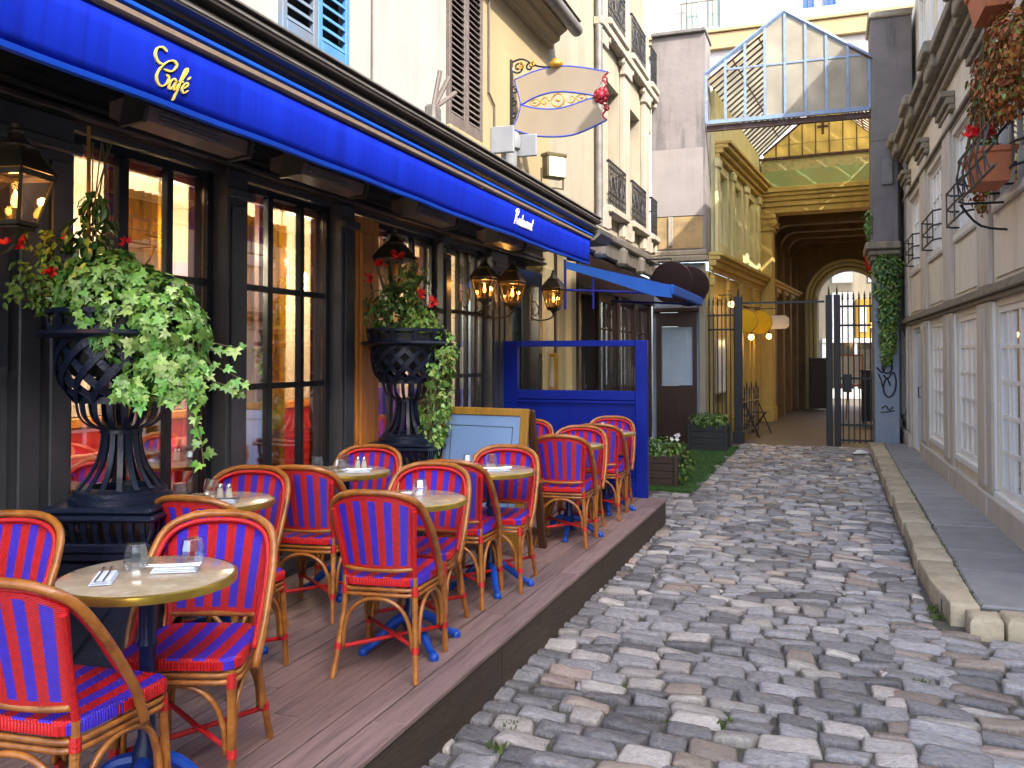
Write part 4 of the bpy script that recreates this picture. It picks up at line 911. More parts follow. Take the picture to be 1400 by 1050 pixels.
mb = MB(); mb.box(-.66, .66, -.004, .004, 1.12, 1.595); obj('pane', mb, 'screen_glass', t)
t = thing('menu_case', 'gold framed menu on the pale pier seen through the blue screen', 'menu', (-3.44, 10.88, 1.55), rad(40))
mb = MB(); 
for y0, y1, z0, z1 in ((-.2, -.15, -.24, .24), (.15, .2, -.24, .24), (-.15, .15, .19, .24), (-.15, .15, -.24, -.19)): mb.box(-.02, .03, y0, y1, z0, z1, .008)
obj('frame', mb, 'gilt', t); mb = MB(); mb.box(-.02, .005, -.149, .149, -.189, .189); obj('sheet', mb, 'paper', t)

# ---------------------------------------------------------------- grey end wall with the dark shop front under it
cw = thing('grey_house', 'grey stained end wall over a dark shop front, left of the glass canopy', 'building', (-2.95, 18.0, 0)); KI = Matrix.Translation((2.95, -18, 0))
KP = lambda name, m_, mats, parent=None, **k: obj(name, m_, mats, parent or cw, mtx=None if parent else KI, **k)
FW = lambda Y: (lambda u, w, z: (u, Y+w, z))
mb = MB(FW(18.02)); mb.box(-3.49, -2.40, 0, .9, 3.9, 8.35); KP('wall', mb, 'grey_wall')
mb = MB(FW(18.0)); mb.box(-3.49, -2.44, -.005, .012, 4.62, 6.0); KP('render_patch', mb, 'grey_patch')
mb = MB(FW(18.0)); mb.box(-3.49, -2.37, -.06, .95, 8.36, 8.44, .015); KP('coping', mb, 'zinc')
mb = MB(FW(18.0)); mb.box(-3.49, -2.45, .0, .015, 3.95, 4.6); KP('ochre_band', mb, 'ochre_wall')
mb = MB(FW(18.0)); mb.box(-3.15, -3.05, -.03, .0, 4.0, 4.6, .01); KP('pier', mb, 'stone_trim')
mb = MB(FW(18.0)); mb.box(-3.49, -2.33, -.22, .02, 3.66, 3.78, .02); mb.box(-3.49, -2.36, -.14, .02, 3.79, 3.90, .02); KP('ledge', mb, 'cornice_dirty')
mb = MB(FW(18.02)); wall(mb, -3.49, -2.42, 0, 3.65, [(-3.36, -2.6, .05, 2.66)], 0, .2); KP('shop_wall', mb, 'graffiti_wall')
mb = MB(FW(18.0)); wall(mb, -3.40, -2.58, .0, 2.64, [(-3.30, -2.66, 1.15, 2.36)], -.03, .1)
mb.box(-3.3, -2.66, -.045, -.03, .12, 1.0, .02); mb.box(-3.44, -2.54, -.08, .02, 2.645, 2.74, .02); KP('shop_front', mb, 'shop_brown')
mb = MB(FW(18.0)); mb.box(-3.29, -2.67, .02, .03, 1.16, 2.35); KP('poster', mb, 'poster')  # sky reflection of the shop window painted as a pale blue panel
mb = MB(FW(18.0)); mb.box(-3.3, -2.66, -.01, -.004, 1.15, 2.36); KP('pane', mb, 'screen_glass')
mb = MB(FW(18.0)); mb.box(-2.53, -2.40, -.05, .02, .05, 3.6, .01); KP('corner_strip', mb, 'stone_trim')
# ---------------------------------------------------------------- right pillar
pl = thing('stone_pillar', 'tall grey stained pillar right of the glass canopy with graffiti at its foot', 'pillar', (1.05, 18.0, 0)); PI_ = Matrix.Translation((-1.05, -18, 0))
PP = lambda name, m_, mats, parent=None, **k: obj(name, m_, mats, parent or pl, mtx=None if parent else PI_, **k)
mb = MB(); mb.box(.73, 1.19, 18.02, 19.2, 3.9, 5.85, .01); mb.box(.73, 1.45, 18.02, 19.2, 5.851, 8.2, .01); PP('shaft', mb, 'grey_wall')
mb = MB(); mb.box(.68, 1.46, 17.96, 19.25, 8.2, 8.32, .02); PP('cap', mb, 'stone_trim')
mb = MB(); mb.box(.66, 1.21, 17.86, 19.2, 3.66, 3.76, .02); mb.box(.60, 1.22, 17.78, 19.2, 3.765, 3.90, .02); mb.box(.70, 1.20, 17.95, 19.2, 3.56, 3.655, .02); PP('ledge', mb, 'cornice_dirty')
mb = MB(); mb.box(.75, 1.18, 18.0, 19.2, 0, 3.55, .01); PP('base', mb, 'graffiti_wall')
mb = MB(); mb.box(1.191, 2.2, 18.99, 19.15, 0, 5.8); PP('return_wall', mb, 'right_trim')
mb = MB(); mb.box(.9, 1.1, 17.97, 18.0, 5.0, 5.5, .01); PP('iron_plate', mb, 'zinc')
mb = MB()
def spray(P, r=.016): 
    Q = smoothpath([(.77+.38*x, 17.994, .95+.62*z) for x, z in P], 5); mb.tube([(p.x, p.y, p.z) for p in Q], r, 5)
spray([(.05, .95), (.30, .80), (.45, 1.0), (.6, 1.12), (.75, 1.0), (.68, .82), (.45, .78), (.30, .92), (.42, 1.10), (.62, 1.05)])
spray([(.35, .72), (.55, .62), (.80, .80), (.92, .55), (.85, .22), (.62, .05), (.40, .15), (.35, .40), (.50, .62), (.66, .40)])
spray([(.12, .75), (.25, .55), (.30, .35)], .013); spray([(.25, -.30), (.45, -.22), (.60, -.34), (.78, -.24)], .012); spray([(.2, -.42), (.5, -.40), (.85, -.36)], .010)
PP('graffiti', mb, 'spray_black', smooth=True)

# ---------------------------------------------------------------- glass canopy between the two
can = thing('glass_canopy', 'gabled glass canopy with blue grey steel bars over the passage', 'canopy', (-.85, 18.2, 6.5)); CN = Matrix.Translation((.85, -18.2, -6.5))
NP = lambda name, m_, mats, **k: obj(name, m_, mats, can, mtx=CN, **k)
xl, xr, xa, zb, ze, za = -2.38, .70, -.85, 6.5, 7.5, 8.58
top_z = lambda x: ze+(za-ze)*((x-xl)/(xa-xl) if x < xa else (xr-x)/(xr-xa))
xs = [xl+(xr-xl)*i/8 for i in range(9)]
mb = MB(); GY = 18.06
for x in xs: mb.box(x-.025, x+.025, GY-.03, GY+.03, zb, top_z(x))
mb.box(xl, xr, GY-.035, GY+.035, zb-.04, zb+.04)
NP('mullions', mb, 'canopy_steel')
mb = MB()
for a, b in (((xl-.04, ze-.02), (xa, za)), ((xa, za), (xr+.04, ze-.02))): mb.tube([(a[0], GY, a[1]), (b[0], GY, b[1])], .05, 4)
NP('rafters', mb, 'canopy_steel')
zt = 7.55; mb = MB()
for i in range(1, 8):
    a, b = xs[i-1 if i < 4 else i], xs[i if i < 4 else i+1]
mb.box(xs[1], xs[8], GY-.02, GY+.02, zt-.018, zt+.018); NP('transom', mb, 'canopy_steel')
for i in range(3, 8):                                   # the five frosted lights on the right, each above and below the transom
    a, b = xs[i]+.026, xs[i+1]-.026
    mb = MB(); mb.box(a, b, GY-.005, GY+.005, zb+.042, zt-.02); NP('frosted_pane', mb, 'frost_glass')
    ta, tb = top_z(a)-.04, top_z(b)-.04
    if i == 3: pts = [(a, zt+.02), (b, zt+.02), (b, tb), (a, ta)]
    else: pts = [(a, zt+.02), (b, zt+.02), (b, max(tb, zt+.021)), (a, ta)]
    mb = MB(); mb.prism(pts, lambda x, z: (x, GY-.005, z), lambda x, z: (x, GY+.005, z)); NP('frosted_pane', mb, 'frost_glass')
mb = MB(); mb.box(xl, xr+.02, GY+.04, GY+.14, zb-.16, zb-.05); NP('tie_beam', mb, 'rust_beam')
# gallery frame: the passage bears a few degrees to the right
GA = rad(-5.26)
gal = thing('gallery', 'ochre and green gallery passage with pilasters, beam and far arch', 'passage', (-2.4, 18.0, 0), GA)
GM = Matrix.Translation((-2.4, 18, 0)) @ Matrix.Rotation(GA, 4, 'Z')
cinv = CN @ GM
GW = 3.12
# glass roof: panes between bars on both slopes
YB = 6.4; xm = GW/2; RE = lambda y: 7.46-.31*(y-.3)/(YB-.3)
for side in (0, 1):
    xe = -.02 if side == 0 else GW+.02
    nb = 22
    mb = MB()
    for k in range(nb+1):
        y = .3+(YB-.3)*k/nb; mb.tube([(xe, y, RE(y)-.02), (xm, y, za-.04)], .022, 4)
    for f in (.33, .66): mb.tube([(xe+(xm-xe)*f, .3, RE(.3)-.02+(za-RE(.3)-.02)*f), (xe+(xm-xe)*f, YB, RE(YB)-.02+(za-RE(YB)-.02)*f)], .016, 4)
    obj('glazing_bars', mb, 'rust_beam', can, mtx=cinv)
    for k in range(nb):
        y0, y1 = .3+(YB-.3)*k/nb+.024, .3+(YB-.3)*(k+1)/nb-.024
        mb = MB(); mb.add([(xe, y0, RE(y0)), (xm, y0, za-.02), (xm, y1, za-.02), (xe, y1, RE(y1)), (xe, y0, RE(y0)+.012), (xm, y0, za-.008), (xm, y1, za-.008), (xe, y1, RE(y1)+.012)], [(0,1,2,3), (7,6,5,4), (0,4,5,1), (1,5,6,2), (2,6,7,3), (3,7,4,0)]); obj('roof_pane', mb, 'roof_glass', can, mtx=cinv)
# lit lunette at the back of the canopy
def lh(x): return 7.06+min(1.02*x/1.3, 1.02+.06*math.sin((x-1.3)*1.8) if x < 2.3 else 1.08*math.sqrt(max(0, 1-((x-2.3)/(GW-2.25))**2)))
for k in range(9):
    a, b = .12+k*.335, .12+k*.335+.312
    if lh(a) > 7.07 or lh(b) > 7.07:
        mb = MB(); mb.prism([(a, 7.06), (b, 7.06), (b, max(7.08, lh(b))), ((a+b)/2, max(7.1, lh((a+b)/2))), (a, max(7.08, lh(a)))], lambda x, z: (x, YB-.01, z), lambda x, z: (x, YB+.01, z)); obj('lunette_pane', mb, 'frost_yellow', can, mtx=cinv)
        mb = MB(); mb.box(b+.001, b+.022, YB-.03, YB+.03, 7.05, max(7.1, lh(b+.01))); obj('lunette_bar', mb, 'rust_beam', can, mtx=cinv)
mb = MB(); mb.tube([(.1+i*.1, YB, lh(.1+i*.1)) for i in range(31)], .03, 6); obj('lunette_arch', mb, 'rust_beam', can, mtx=cinv)
mb = MB(); mb.box(.0, GW, YB-.04, YB+.04, 6.99, 7.05); obj('lunette_sill', mb, 'rust_beam', can, mtx=cinv)
mb = MB(); mb.tube([(.45, YB, 7.36), (GW-.1, YB, 7.36)], .012, 5); obj('lunette_rail', mb, 'rust_beam', can, mtx=cinv)
mb = MB(); mb.box(1.6, 1.66, YB-.05, YB-.012, 7.55, 7.95); mb.box(1.5, 1.76, YB-.05, YB-.012, 7.72, 7.78); obj('iron_cross', mb, 'rust_beam', can, mtx=cinv)

# ---------------------------------------------------------------- gallery walls
GL_ = lambda u, w, z: (-w, u, z)
holes = [(1.2, 2.2, 4.2, 5.75), (3.0, 3.9, 4.2, 5.75), (4.7, 5.6, 4.2, 5.75)]
mb = MB(GL_); wall(mb, .92, 7.2, 3.9, 7.14, holes, .0, .3); obj('upper_wall', mb, 'gallery_green', gal)
for a, b, z0, z1 in holes:
    window(gal, GL_, a+.01, b-.01, z0+.01, z1-.01, ((a+b)/2,), (5.0,), 'gallery_green', 'milk_pane', w=.14, fw=.06)
mb = MB(); mb.prism([(.92, 7.141), (6.4, 7.141), (.92, 7.42)], lambda y, z: (0, y, z), lambda y, z: (-.3, y, z)); obj('roof_gable', mb, 'gallery_green', gal)
for u in (1.0, 2.6, 4.3, 6.0):
    mb = MB(GL_); mb.box(u-.14, u+.14, -.07, 0, 3.95, 5.95, .01); mb.box(u-.18, u+.18, -.11, 0, 5.75, 5.95, .02); obj('pilaster', mb, 'gallery_green', gal)
mb = MB(GL_)
for d, z0, z1 in ((.10, 5.96, 6.06), (.18, 6.065, 6.16), (.28, 6.165, 6.25), (.34, 6.255, 6.33)): mb.box(.92, 6.55, -d, 0, z0, z1, .012)
obj('upper_cornice', mb, 'gallery_yellow', gal)
mb = MB(GL_)
for d, z0, z1 in ((.08, 3.50, 3.60), (.16, 3.605, 3.72), (.24, 3.725, 3.80), (.30, 3.805, 3.88)): mb.box(.25, 13, -d, 0, z0, z1, .012)
obj('lower_cornice', mb, 'gallery_yellow', gal)
shops = [(.55+k*1.56, .55+k*1.56+1.16, .35, 3.0) for k in range(8)]
mb = MB(GL_); wall(mb, .25, 13.0, 0, 3.5, shops, .0, .25); obj('shop_wall', mb, 'gallery_yellow', gal)
for a, b, z0, z1 in shops:
    window(gal, GL_, a+.01, b-.01, z0+.01, z1-.01, ((a+b)/2,), (2.3,), 'gallery_yellow', 'pane_glass', w=.12, fw=.06, name='shop_window')
    mb = MB(GL_); mb.box(a-.2, a-.03, -.07, -.001, .0, 3.48, .012); mb.box(a-.23, a, -.1, -.001, 3.2, 3.4, .015); mb.box(a-.23, a, -.1, -.001, 0, .3, .015); obj('pilaster', mb, 'gallery_yellow', gal)
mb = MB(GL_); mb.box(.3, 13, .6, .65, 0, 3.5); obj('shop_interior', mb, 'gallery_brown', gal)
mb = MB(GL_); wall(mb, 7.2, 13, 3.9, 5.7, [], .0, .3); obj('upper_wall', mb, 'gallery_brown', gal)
# right side wall of the passage, mostly hidden by the pillar
mb = MB(); mb.box(GW+.02, GW+.3, 1.2, 13, 0, 7.14); obj('right_wall', mb, 'gallery_yellow', gal)
# square piers with scroll capitals that carry the beam
for x in (.0, GW-.32):
    mb = MB(); mb.box(x, x+.32, 6.42, 6.9, 0, 5.1, .015); mb.box(x-.02, x+.36, 6.38, 6.92, 0, .4, .02); obj('pier', mb, 'gallery_yellow', gal)
    mb = MB(); mb.box(x, x+.42, 6.34, 6.92, 5.42, 5.55, .02); mb.box(x, x+.36, 6.38, 6.92, 5.1, 5.2, .02)
    for dx in (.05, .36): mb.tube([(x+dx, 6.33, 5.31), (x+dx, 6.93, 5.31)], .10, 14); mb.tube([(x+dx, 6.31, 5.31), (x+dx, 6.325, 5.31)], .05, 10)
    mb.box(x+.04, x+.34, 6.40, 6.9, 5.2, 5.42); obj('capital', mb, 'gallery_yellow', gal, smooth=AUTO)
mb = MB(); mb.box(0, GW, 6.36, 6.95, 6.22, 6.68); obj('green_beam', mb, 'beam_green', gal)
mb = MB(); mb.box(.05, GW, 6.42, 6.9, 6.685, 7.0); obj('peeling_band', mb, 'peeling', gal)
mb = MB()
for d, z0, z1 in ((.0, 5.56, 5.72), (.05, 5.725, 5.86), (.10, 5.865, 5.98), (.15, 5.985, 6.08), (.2, 6.085, 6.215)): mb.box(-.0, GW, 6.36-d, 6.95, z0, z1, .012)
obj('beam_cornice', mb, 'gallery_yellow', gal)
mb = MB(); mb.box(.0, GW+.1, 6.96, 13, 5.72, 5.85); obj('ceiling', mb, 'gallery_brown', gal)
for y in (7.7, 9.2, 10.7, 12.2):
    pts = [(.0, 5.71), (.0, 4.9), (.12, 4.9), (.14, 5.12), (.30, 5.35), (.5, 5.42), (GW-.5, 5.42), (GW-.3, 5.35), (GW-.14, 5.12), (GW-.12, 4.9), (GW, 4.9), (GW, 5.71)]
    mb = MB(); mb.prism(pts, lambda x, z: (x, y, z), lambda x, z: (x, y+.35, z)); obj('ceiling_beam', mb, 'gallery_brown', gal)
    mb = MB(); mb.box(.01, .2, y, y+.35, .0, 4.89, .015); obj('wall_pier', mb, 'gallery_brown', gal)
# far wall with the round arch
ac, ar, az = 1.70, .95, 3.62
mb = MB(); N = 20
ptsA = [(ac+ar*math.cos(math.pi*k/N), az+ar*math.sin(math.pi*k/N)) for k in range(N+1)]
for Yf, flip in ((13.0, 0), (13.5, 1)):
    for k in range(N):
        a, b = ptsA[k], ptsA[k+1]; mb.quad((a[0], Yf, a[1]), (b[0], Yf, b[1]), (b[0], Yf, 6.2), (a[0], Yf, 6.2))
    mb.quad((-1, Yf, 0), (ac-ar, Yf, 0), (ac-ar, Yf, 6.2), (-1, Yf, 6.2)); mb.quad((ac+ar, Yf, 0), (5, Yf, 0), (5, Yf, 6.2), (ac+ar, Yf, 6.2))
for k in range(N): a, b = ptsA[k], ptsA[k+1]; mb.quad((a[0], 13, a[1]), (a[0], 13.5, a[1]), (b[0], 13.5, b[1]), (b[0], 13, b[1]))
mb.quad((ac-ar, 13, 0), (ac-ar, 13.5, 0), (ac-ar, 13.5, az), (ac-ar, 13, az)); mb.quad((ac+ar, 13, 0), (ac+ar, 13, az), (ac+ar, 13.5, az), (ac+ar, 13.5, 0))
obj('far_wall', mb, 'gallery_brown', gal)  # passage shade is put into this wall's darker brown
mb = MB()
for rr, y in ((ar+.06, 12.96), (ar+.2, 12.93), (ar+.33, 12.96)): mb.tube([(ac-rr, y, .0), (ac-rr, y, az)]+[(ac+rr*math.cos(math.pi*(1-k/N)), y, az+rr*math.sin(math.pi*(1-k/N))) for k in range(N+1)]+[(ac+rr, y, 0)], .065, 6)
obj('archivolt', mb, 'gallery_green', gal, smooth=True)
# ---------------------------------------------------------------- street beyond the arch and the bright building above
bs = thing('yellow_shop', 'mustard yellow shop front lit by the street beyond the arch', 'shop', (1.2, 39, 0)); ZI = Matrix.Translation((-1.2, -39, 0))
def ZP(name, mb, m, p=None): return obj(name, mb, m, p or bs, mtx=None if p else ZI)
mb = MB(); mb.box(-4, 6, 39, 39.4, 0, 7); ZP('wall', mb, 'cream_wall')
mb = MB(); mb.box(.9, 2.9, 38.85, 38.99, 2.5, 4.1, .02); ZP('fascia', mb, 'mustard')
mb = MB(); mb.box(.0, .82, 38.9, 38.99, 2.5, 4.4, .02); ZP('sign_panel', mb, 'white_paint')
for k in range(4): mb = MB(); mb.box(1.05+k*.45, 1.33+k*.45, 38.82, 38.848, 2.75, 3.8, .01); ZP('shelf_panel', mb, 'gallery_brown' if k % 2 else 'sign_white')
mb = MB(); mb.box(-.4, 3.6, 38.7, 38.99, 2.3, 2.48, .02); mb.box(-.4, 3.6, 38.8, 38.99, .0, .4); 
for x in (-.4, .8, 2.0, 3.2): mb.box(x, x+.16, 38.82, 38.99, .4, 2.3, .01)
ZP('shop_frame', mb, 'white_paint')
for x in (-.24, .96, 2.16): mb = MB(); mb.box(x+.01, x+1.03, 38.9, 38.93, .41, 2.29); ZP('pane', mb, 'shop_glass_dark')
for x in (.0, 1.4, 2.8): mb = MB(); mb.box(x, x+.8, 38.95, 39.02, 4.8, 6.4, .01); ZP('window', mb, 'white_paint')
fb = thing('pale_building', 'bright pale building rising behind the glass canopy', 'building', (-1, 32.6, 0)); FI = Matrix.Translation((1, -32.6, 0))
def FP(name, mb, m, p=None): return obj(name, mb, m, p or fb, mtx=None if p else FI)
mb = MB(FW(32.6)); wall(mb, -9, 9, 7.2, 24, [(-5.05, -3.75, 13.8, 16.4), (-.95, .25, 14.1, 16.4), (2.6, 3.8, 14.1, 16.4)], 0, .4); FP('wall', mb, 'far_wall')
mb = MB(FW(32.6)); mb.box(-9, 9, -.18, 0, 12.95, 13.55, .03); mb.box(-9, 9, -.26, 0, 13.56, 13.68, .02); FP('band', mb, 'far_band')
for a, b, z, m in ((-5.05, -3.75, 13.8, 'far_shutter'), (-.95, .25, 14.1, 'far_blue'), (2.6, 3.8, 14.1, 'far_shutter')):
    for k in (0, 1):
        mb = MB(FW(32.6)); x0 = a+.05+k*(b-a-.5); mb.box(x0, x0+.4, .1, .16, z, z+2.3, .01); FP('shutter', mb, m)
    mb = MB(FW(32.6)); mb.box(a+.45, b-.45, .22, .26, z, z+2.3); FP('window', mb, 'white_paint')
    mb = MB(FW(32.6)); mb.box(a-.15, b+.15, -.2, -.17, z+.95, z+1.0)
    for i in range(9): u = a-.1+(b-a+.2)*i/8; mb.box(u-.015, u+.015, -.195, -.175, z+.02, z+.95)
    FP('railing', mb, 'shutter_brown')
for x in (-5.6, -.6, 3.4): mb = MB(FW(32.6)); mb.tube([(x if x > -5 else -5.6, -.06, 13.7), (x if x > -5 else -5.6, -.06, 24)], .05, 8); 
FP('drainpipe', mb, 'zinc')
# ---------------------------------------------------------------- iron gate
def spike(mb, x, y, z): mb.lathe([(.012, z), (.024, z+.03), (.014, z+.06), (.02, z+.08), (.002, z+.18)], 7, (x, y))
gate = thing('iron_gate', 'closed black iron gate leaf with bars, beside the graffiti pillar', 'gate', (.3, 18.25, 0)); 
for x in (-.36, -.21): mb = MB(); mb.box(x-.06, x+.06, -.05, .05, 0, 2.95, .01); spike(mb, x, 0, 2.949); obj('post', mb, 'black_iron', gate)
for z in (.12, .42, 1.32, 2.35, 2.72): mb = MB(); mb.box(-.18, .42, -.018, .018, z-.02, z+.02, .004); obj('rail', mb, 'black_iron', gate)
for i in range(6):
    x = -.11+i*.1; mb = MB(); mb.box(x-.013, x+.013, -.013, .013, .06, 2.84); spike(mb, x, 0, 2.84); obj('bar', mb, 'black_iron', gate)
mb = MB(); mb.box(-.10, .05, -.04, .04, 1.05, 1.4, .01); obj('lock', mb, 'black_iron', gate)
gate2 = thing('open_gate', 'open black iron railing with spear tips on a thick post, by the corner shop', 'gate', (-1.78, 18.2, 0))
mb = MB(); mb.box(-.08, .08, -.08, .08, 0, 2.95, .012); mb.box(-.11, .11, -.11, .11, 0, .25, .01); spike(mb, 0, 0, 2.95); obj('post', mb, 'black_iron', gate2)
for z in (2.56, 2.27): mb = MB(); mb.box(-.6, -.08, -.018, .018, z, z+.04); obj('rail', mb, 'black_iron', gate2)
for i in range(6):
    x = -.58+i*.085; mb = MB(); mb.box(x-.012, x+.012, -.012, .012, .1, 2.78); spike(mb, x, 0, 2.78); obj('bar', mb, 'black_iron', gate2)
for i in range(9):
    y = .2+i*.2; mb = MB(); mb.box(-.012+.03*i, .012+.03*i, y-.012, y+.012, .1, 1.15 if i % 2 else 1.0); spike(mb, .03*i, y, 1.05 if i % 2 else .95); obj('bar', mb, 'black_iron', gate2)
for z in (.2, .8): mb = MB(); mb.tube([(0, 0, z), (.27, 1.95, z)], .02, 6); obj('rail', mb, 'black_iron', gate2)
mb = MB(); mb.box(-1.7, -.14, 18.19, 18.21, 2.80, 2.84); o = obj('gate_rail', mb, 'black_iron'); tag(o, 'thin black overhead rail spanning the open gateway', 'rail')
# ---------------------------------------------------------------- signs, lamps and goods in the gallery
def gsign(x, y, z, r, m, label, sq=False):
    t = thing('hanging_disc' if not sq else 'hanging_board', label, 'sign', (x, y, z), 0, 'signs hanging in the gallery')
    mb = MB(lambda a, b, c: (a, c, b))
    if sq: mb = MB(); mb.prism([(-r, -.17), (r*.7, -.17), (r, -.1), (r, .1), (r*.7, .17), (-r, .17)], lambda a, z_: (a, -.02, z_), lambda a, z_: (a, .02, z_))
    else: mb.lathe([(r-.02, -.02), (r, -.012), (r, .012), (r-.02, .02)], 32)
    obj('panel', mb, m, t, smooth=AUTO if not sq else False)
    if not sq:
        mb = MB(lambda a, b, c: (a, c, b)); mb.lathe([(r, -.02), (r+.02, -.015), (r+.02, .015), (r, .02)], 32, cap=False); obj('rim', mb, 'mustard', t, smooth=AUTO)
    xw = -2.4+.092*(y-18)-x
    mb = MB(); mb.tube([(0, 0, r if not sq else .17), (0, 0, r+.08), (xw, 0, r+.08)], .014, 6); obj('bracket', mb, 'black_iron', t)
gsign(-1.86, 20.6, 2.55, .26, 'sign_yellow', 'left yellow round sign hanging in the gallery')
gsign(-1.66, 22.2, 2.58, .28, 'sign_yellow', 'right yellow round sign hanging beside the white board')
gsign(-1.30, 23.4, 2.62, .27, 'sign_white', 'off-white hanging board beyond the yellow round signs', True)
def glamp(x, y, z, label, e=12, wallx=None):
    t = thing('globe_lamp', label, 'lamp', (x, y, z), 0, 'small lamps in the gallery')
    mb = MB(); mb.lathe([(.002, -.07), (.05, -.05), (.07, 0), (.05, .05), (.02, .07)], 12); obj('bulb', mb, 'bulb_soft', t, smooth=True)
    xw = (-2.4+.092*(y-18) if wallx is None else wallx)-x
    mb = MB(); mb.lathe([(.03, .066), (.035, .1), (.01, .12)], 10); mb.tube([(0, 0, .11), (0, 0, .2), (xw, 0, .2)], .012, 6); obj('arm', mb, 'black_iron', t)
    l = bpy.data.lights.new('lamp_light', 'POINT'); l.energy = e; l.color = (1, .62, .22); l.shadow_soft_size = .06
    lo = bpy.data.objects.new('lamp_light', l); COL.objects.link(lo); lo.parent = t; lo.location = (.05, 0, -.12)
glamp(-2.02, 19.2, 2.86, 'lamp glowing above the open railing at the gallery mouth', 1.6)
glamp(-1.80, 21.4, 2.2, 'lamp glowing below the left yellow round sign', 1.6)
glamp(-1.50, 23.0, 2.25, 'lamp glowing below the right yellow round sign', 1.6)
glamp(1.02, 26.0, 2.6, 'lamp glowing behind the closed gate leaf', 10, 1.45)
t = thing('red_lantern', 'small red lantern hanging by the far arch', 'lantern', (.92, 24.2, 4.2))
mb = MB(); mb.lathe([(.05, -.28), (.11, -.2), (.12, 0), (.11, .2), (.05, .28)], 14); obj('body', mb, 'sign_lampred', t, smooth=AUTO); mb = MB(); mb.lathe([(.06, .281), (.06, .32), (.01, .33)], 10); mb.tube([(0, 0, .33), (0, 0, 1.1), (.55, 0, 1.1)], .012, 5); obj('cap', mb, 'black_iron', t)
t = thing('poster_frame', 'pale blue poster in a frame on the gallery wall behind the railing', 'poster', (-2.26, 19.35, 1.55), GA)
mb = MB(); mb.box(0, .02, -.42, .42, -.55, .55); obj('sheet', mb, 'poster', t); mb = MB()
for a, b, c, d in ((-.46, -.42, -.59, .59), (.42, .46, -.59, .59), (-.42, .42, .55, .59), (-.42, .42, -.59, -.55)): mb.box(-.02, .04, a, b, c, d, .004)
obj('frame', mb, 'sign_white', t)
def easel(x, y, rz, label, w=.62, h=.75):
    t = thing('easel', label, 'easel', (x, y, 0), rz)
    mb = MB()
    for sx in (-1, 1): mb.tube([(sx*w*.62, -.14, .01), (sx*w*.5, 0, 1.62)], .025, 6)
    mb.tube([(0, .55, .01), (0, .03, 1.6)], .022, 6); mb.box(-w*.6, w*.6, -.08, -.03, .93, 1.0); obj('stand', mb, 'orange_wood', t)
    mb = MB(); mb.box(-w/2, w/2, -.05, -.03, 1.005, 1.0+h); obj('sheet', mb, 'paper', t)
    mb = MB()
    for a, b, c, d in ((-w/2-.05, -w/2, .97, 1.05+h), (w/2, w/2+.05, .97, 1.05+h), (-w/2, w/2, 1.0+h, 1.05+h)): mb.box(a, b, -.06, -.02, c, d, .005)
    obj('frame', mb, 'orange_wood', t)
easel(.42, 25.4, rad(8), 'orange wooden easel with a white menu sheet behind the gate')
easel(1.35, 26.4, rad(-30), 'second easel, half hidden by the pillar behind the gate', .5, .6)
for k, (x, y, l) in enumerate(((.98, 24.6, 'dark tall cabinet behind the closed gate leaf, near the pillar'), (-.42, 30.3, 'dark goods stand at the foot of the far arch'))):
    t = thing('shop_cabinet', l, 'cabinet', (x, y, 0)); mb = MB(); mb.box(-.28, .28, -.2, .2, .06, 1.35+.3*k, .015); obj('body', mb, 'dark_void', t)
    mb = MB(); mb.box(-.31, .31, -.23, .23, 1.352+.3*k, 1.40+.3*k, .01); obj('top', mb, 'shop_brown', t); mb = MB()
    for sx in (-.24, .24):
        for sy in (-.16, .16): mb.box(sx-.025, sx+.025, sy-.025, sy+.025, 0, .058)
    obj('feet', mb, 'shop_brown', t)
def folded_chair(x, y, rz, l):
    t = thing('folded_chair', l, 'chair', (x, y, .005), rz, 'dark chairs at the gallery mouth'); mb = MB()
    for sx in (-.18, .18): mb.tube([(sx, -.22, 0), (sx, .12, .85)], .014, 6); mb.tube([(sx, .2, 0), (sx, -.1, .46)], .014, 6)
    mb.tube([(-.18, -.04, .45), (.18, -.04, .45)], .012, 6); obj('frame', mb, 'black_iron', t)
    mb = MB(); mb.box(-.17, .17, -.14, .2, .455, .48, .01); obj('seat', mb, 'shop_brown', t); mb = MB(); mb.box(-.17, .17, .10, .13, .62, .82, .008); obj('backrest', mb, 'shop_brown', t)
folded_chair(-1.72, 19.6, rad(100), 'nearer dark slatted chair against the gallery wall'); folded_chair(-1.55, 20.9, rad(95), 'farther dark slatted chair against the gallery wall')
t = thing('litter', 'crumpled white paper lying on the cobbles by the kerb', 'litter', (.46, 16.77, .012)); mb = MB()
mb.lathe([(.02, 0), (.11, .012), (.13, .03), (.06, .06), (.01, .065)], 9); mb.v = [(x*R.uniform(.7, 1.3), y*R.uniform(.6, 1.2), z*R.uniform(.7, 1.3)) for x, y, z in mb.v]; obj('paper', mb, 'white_paint', t)

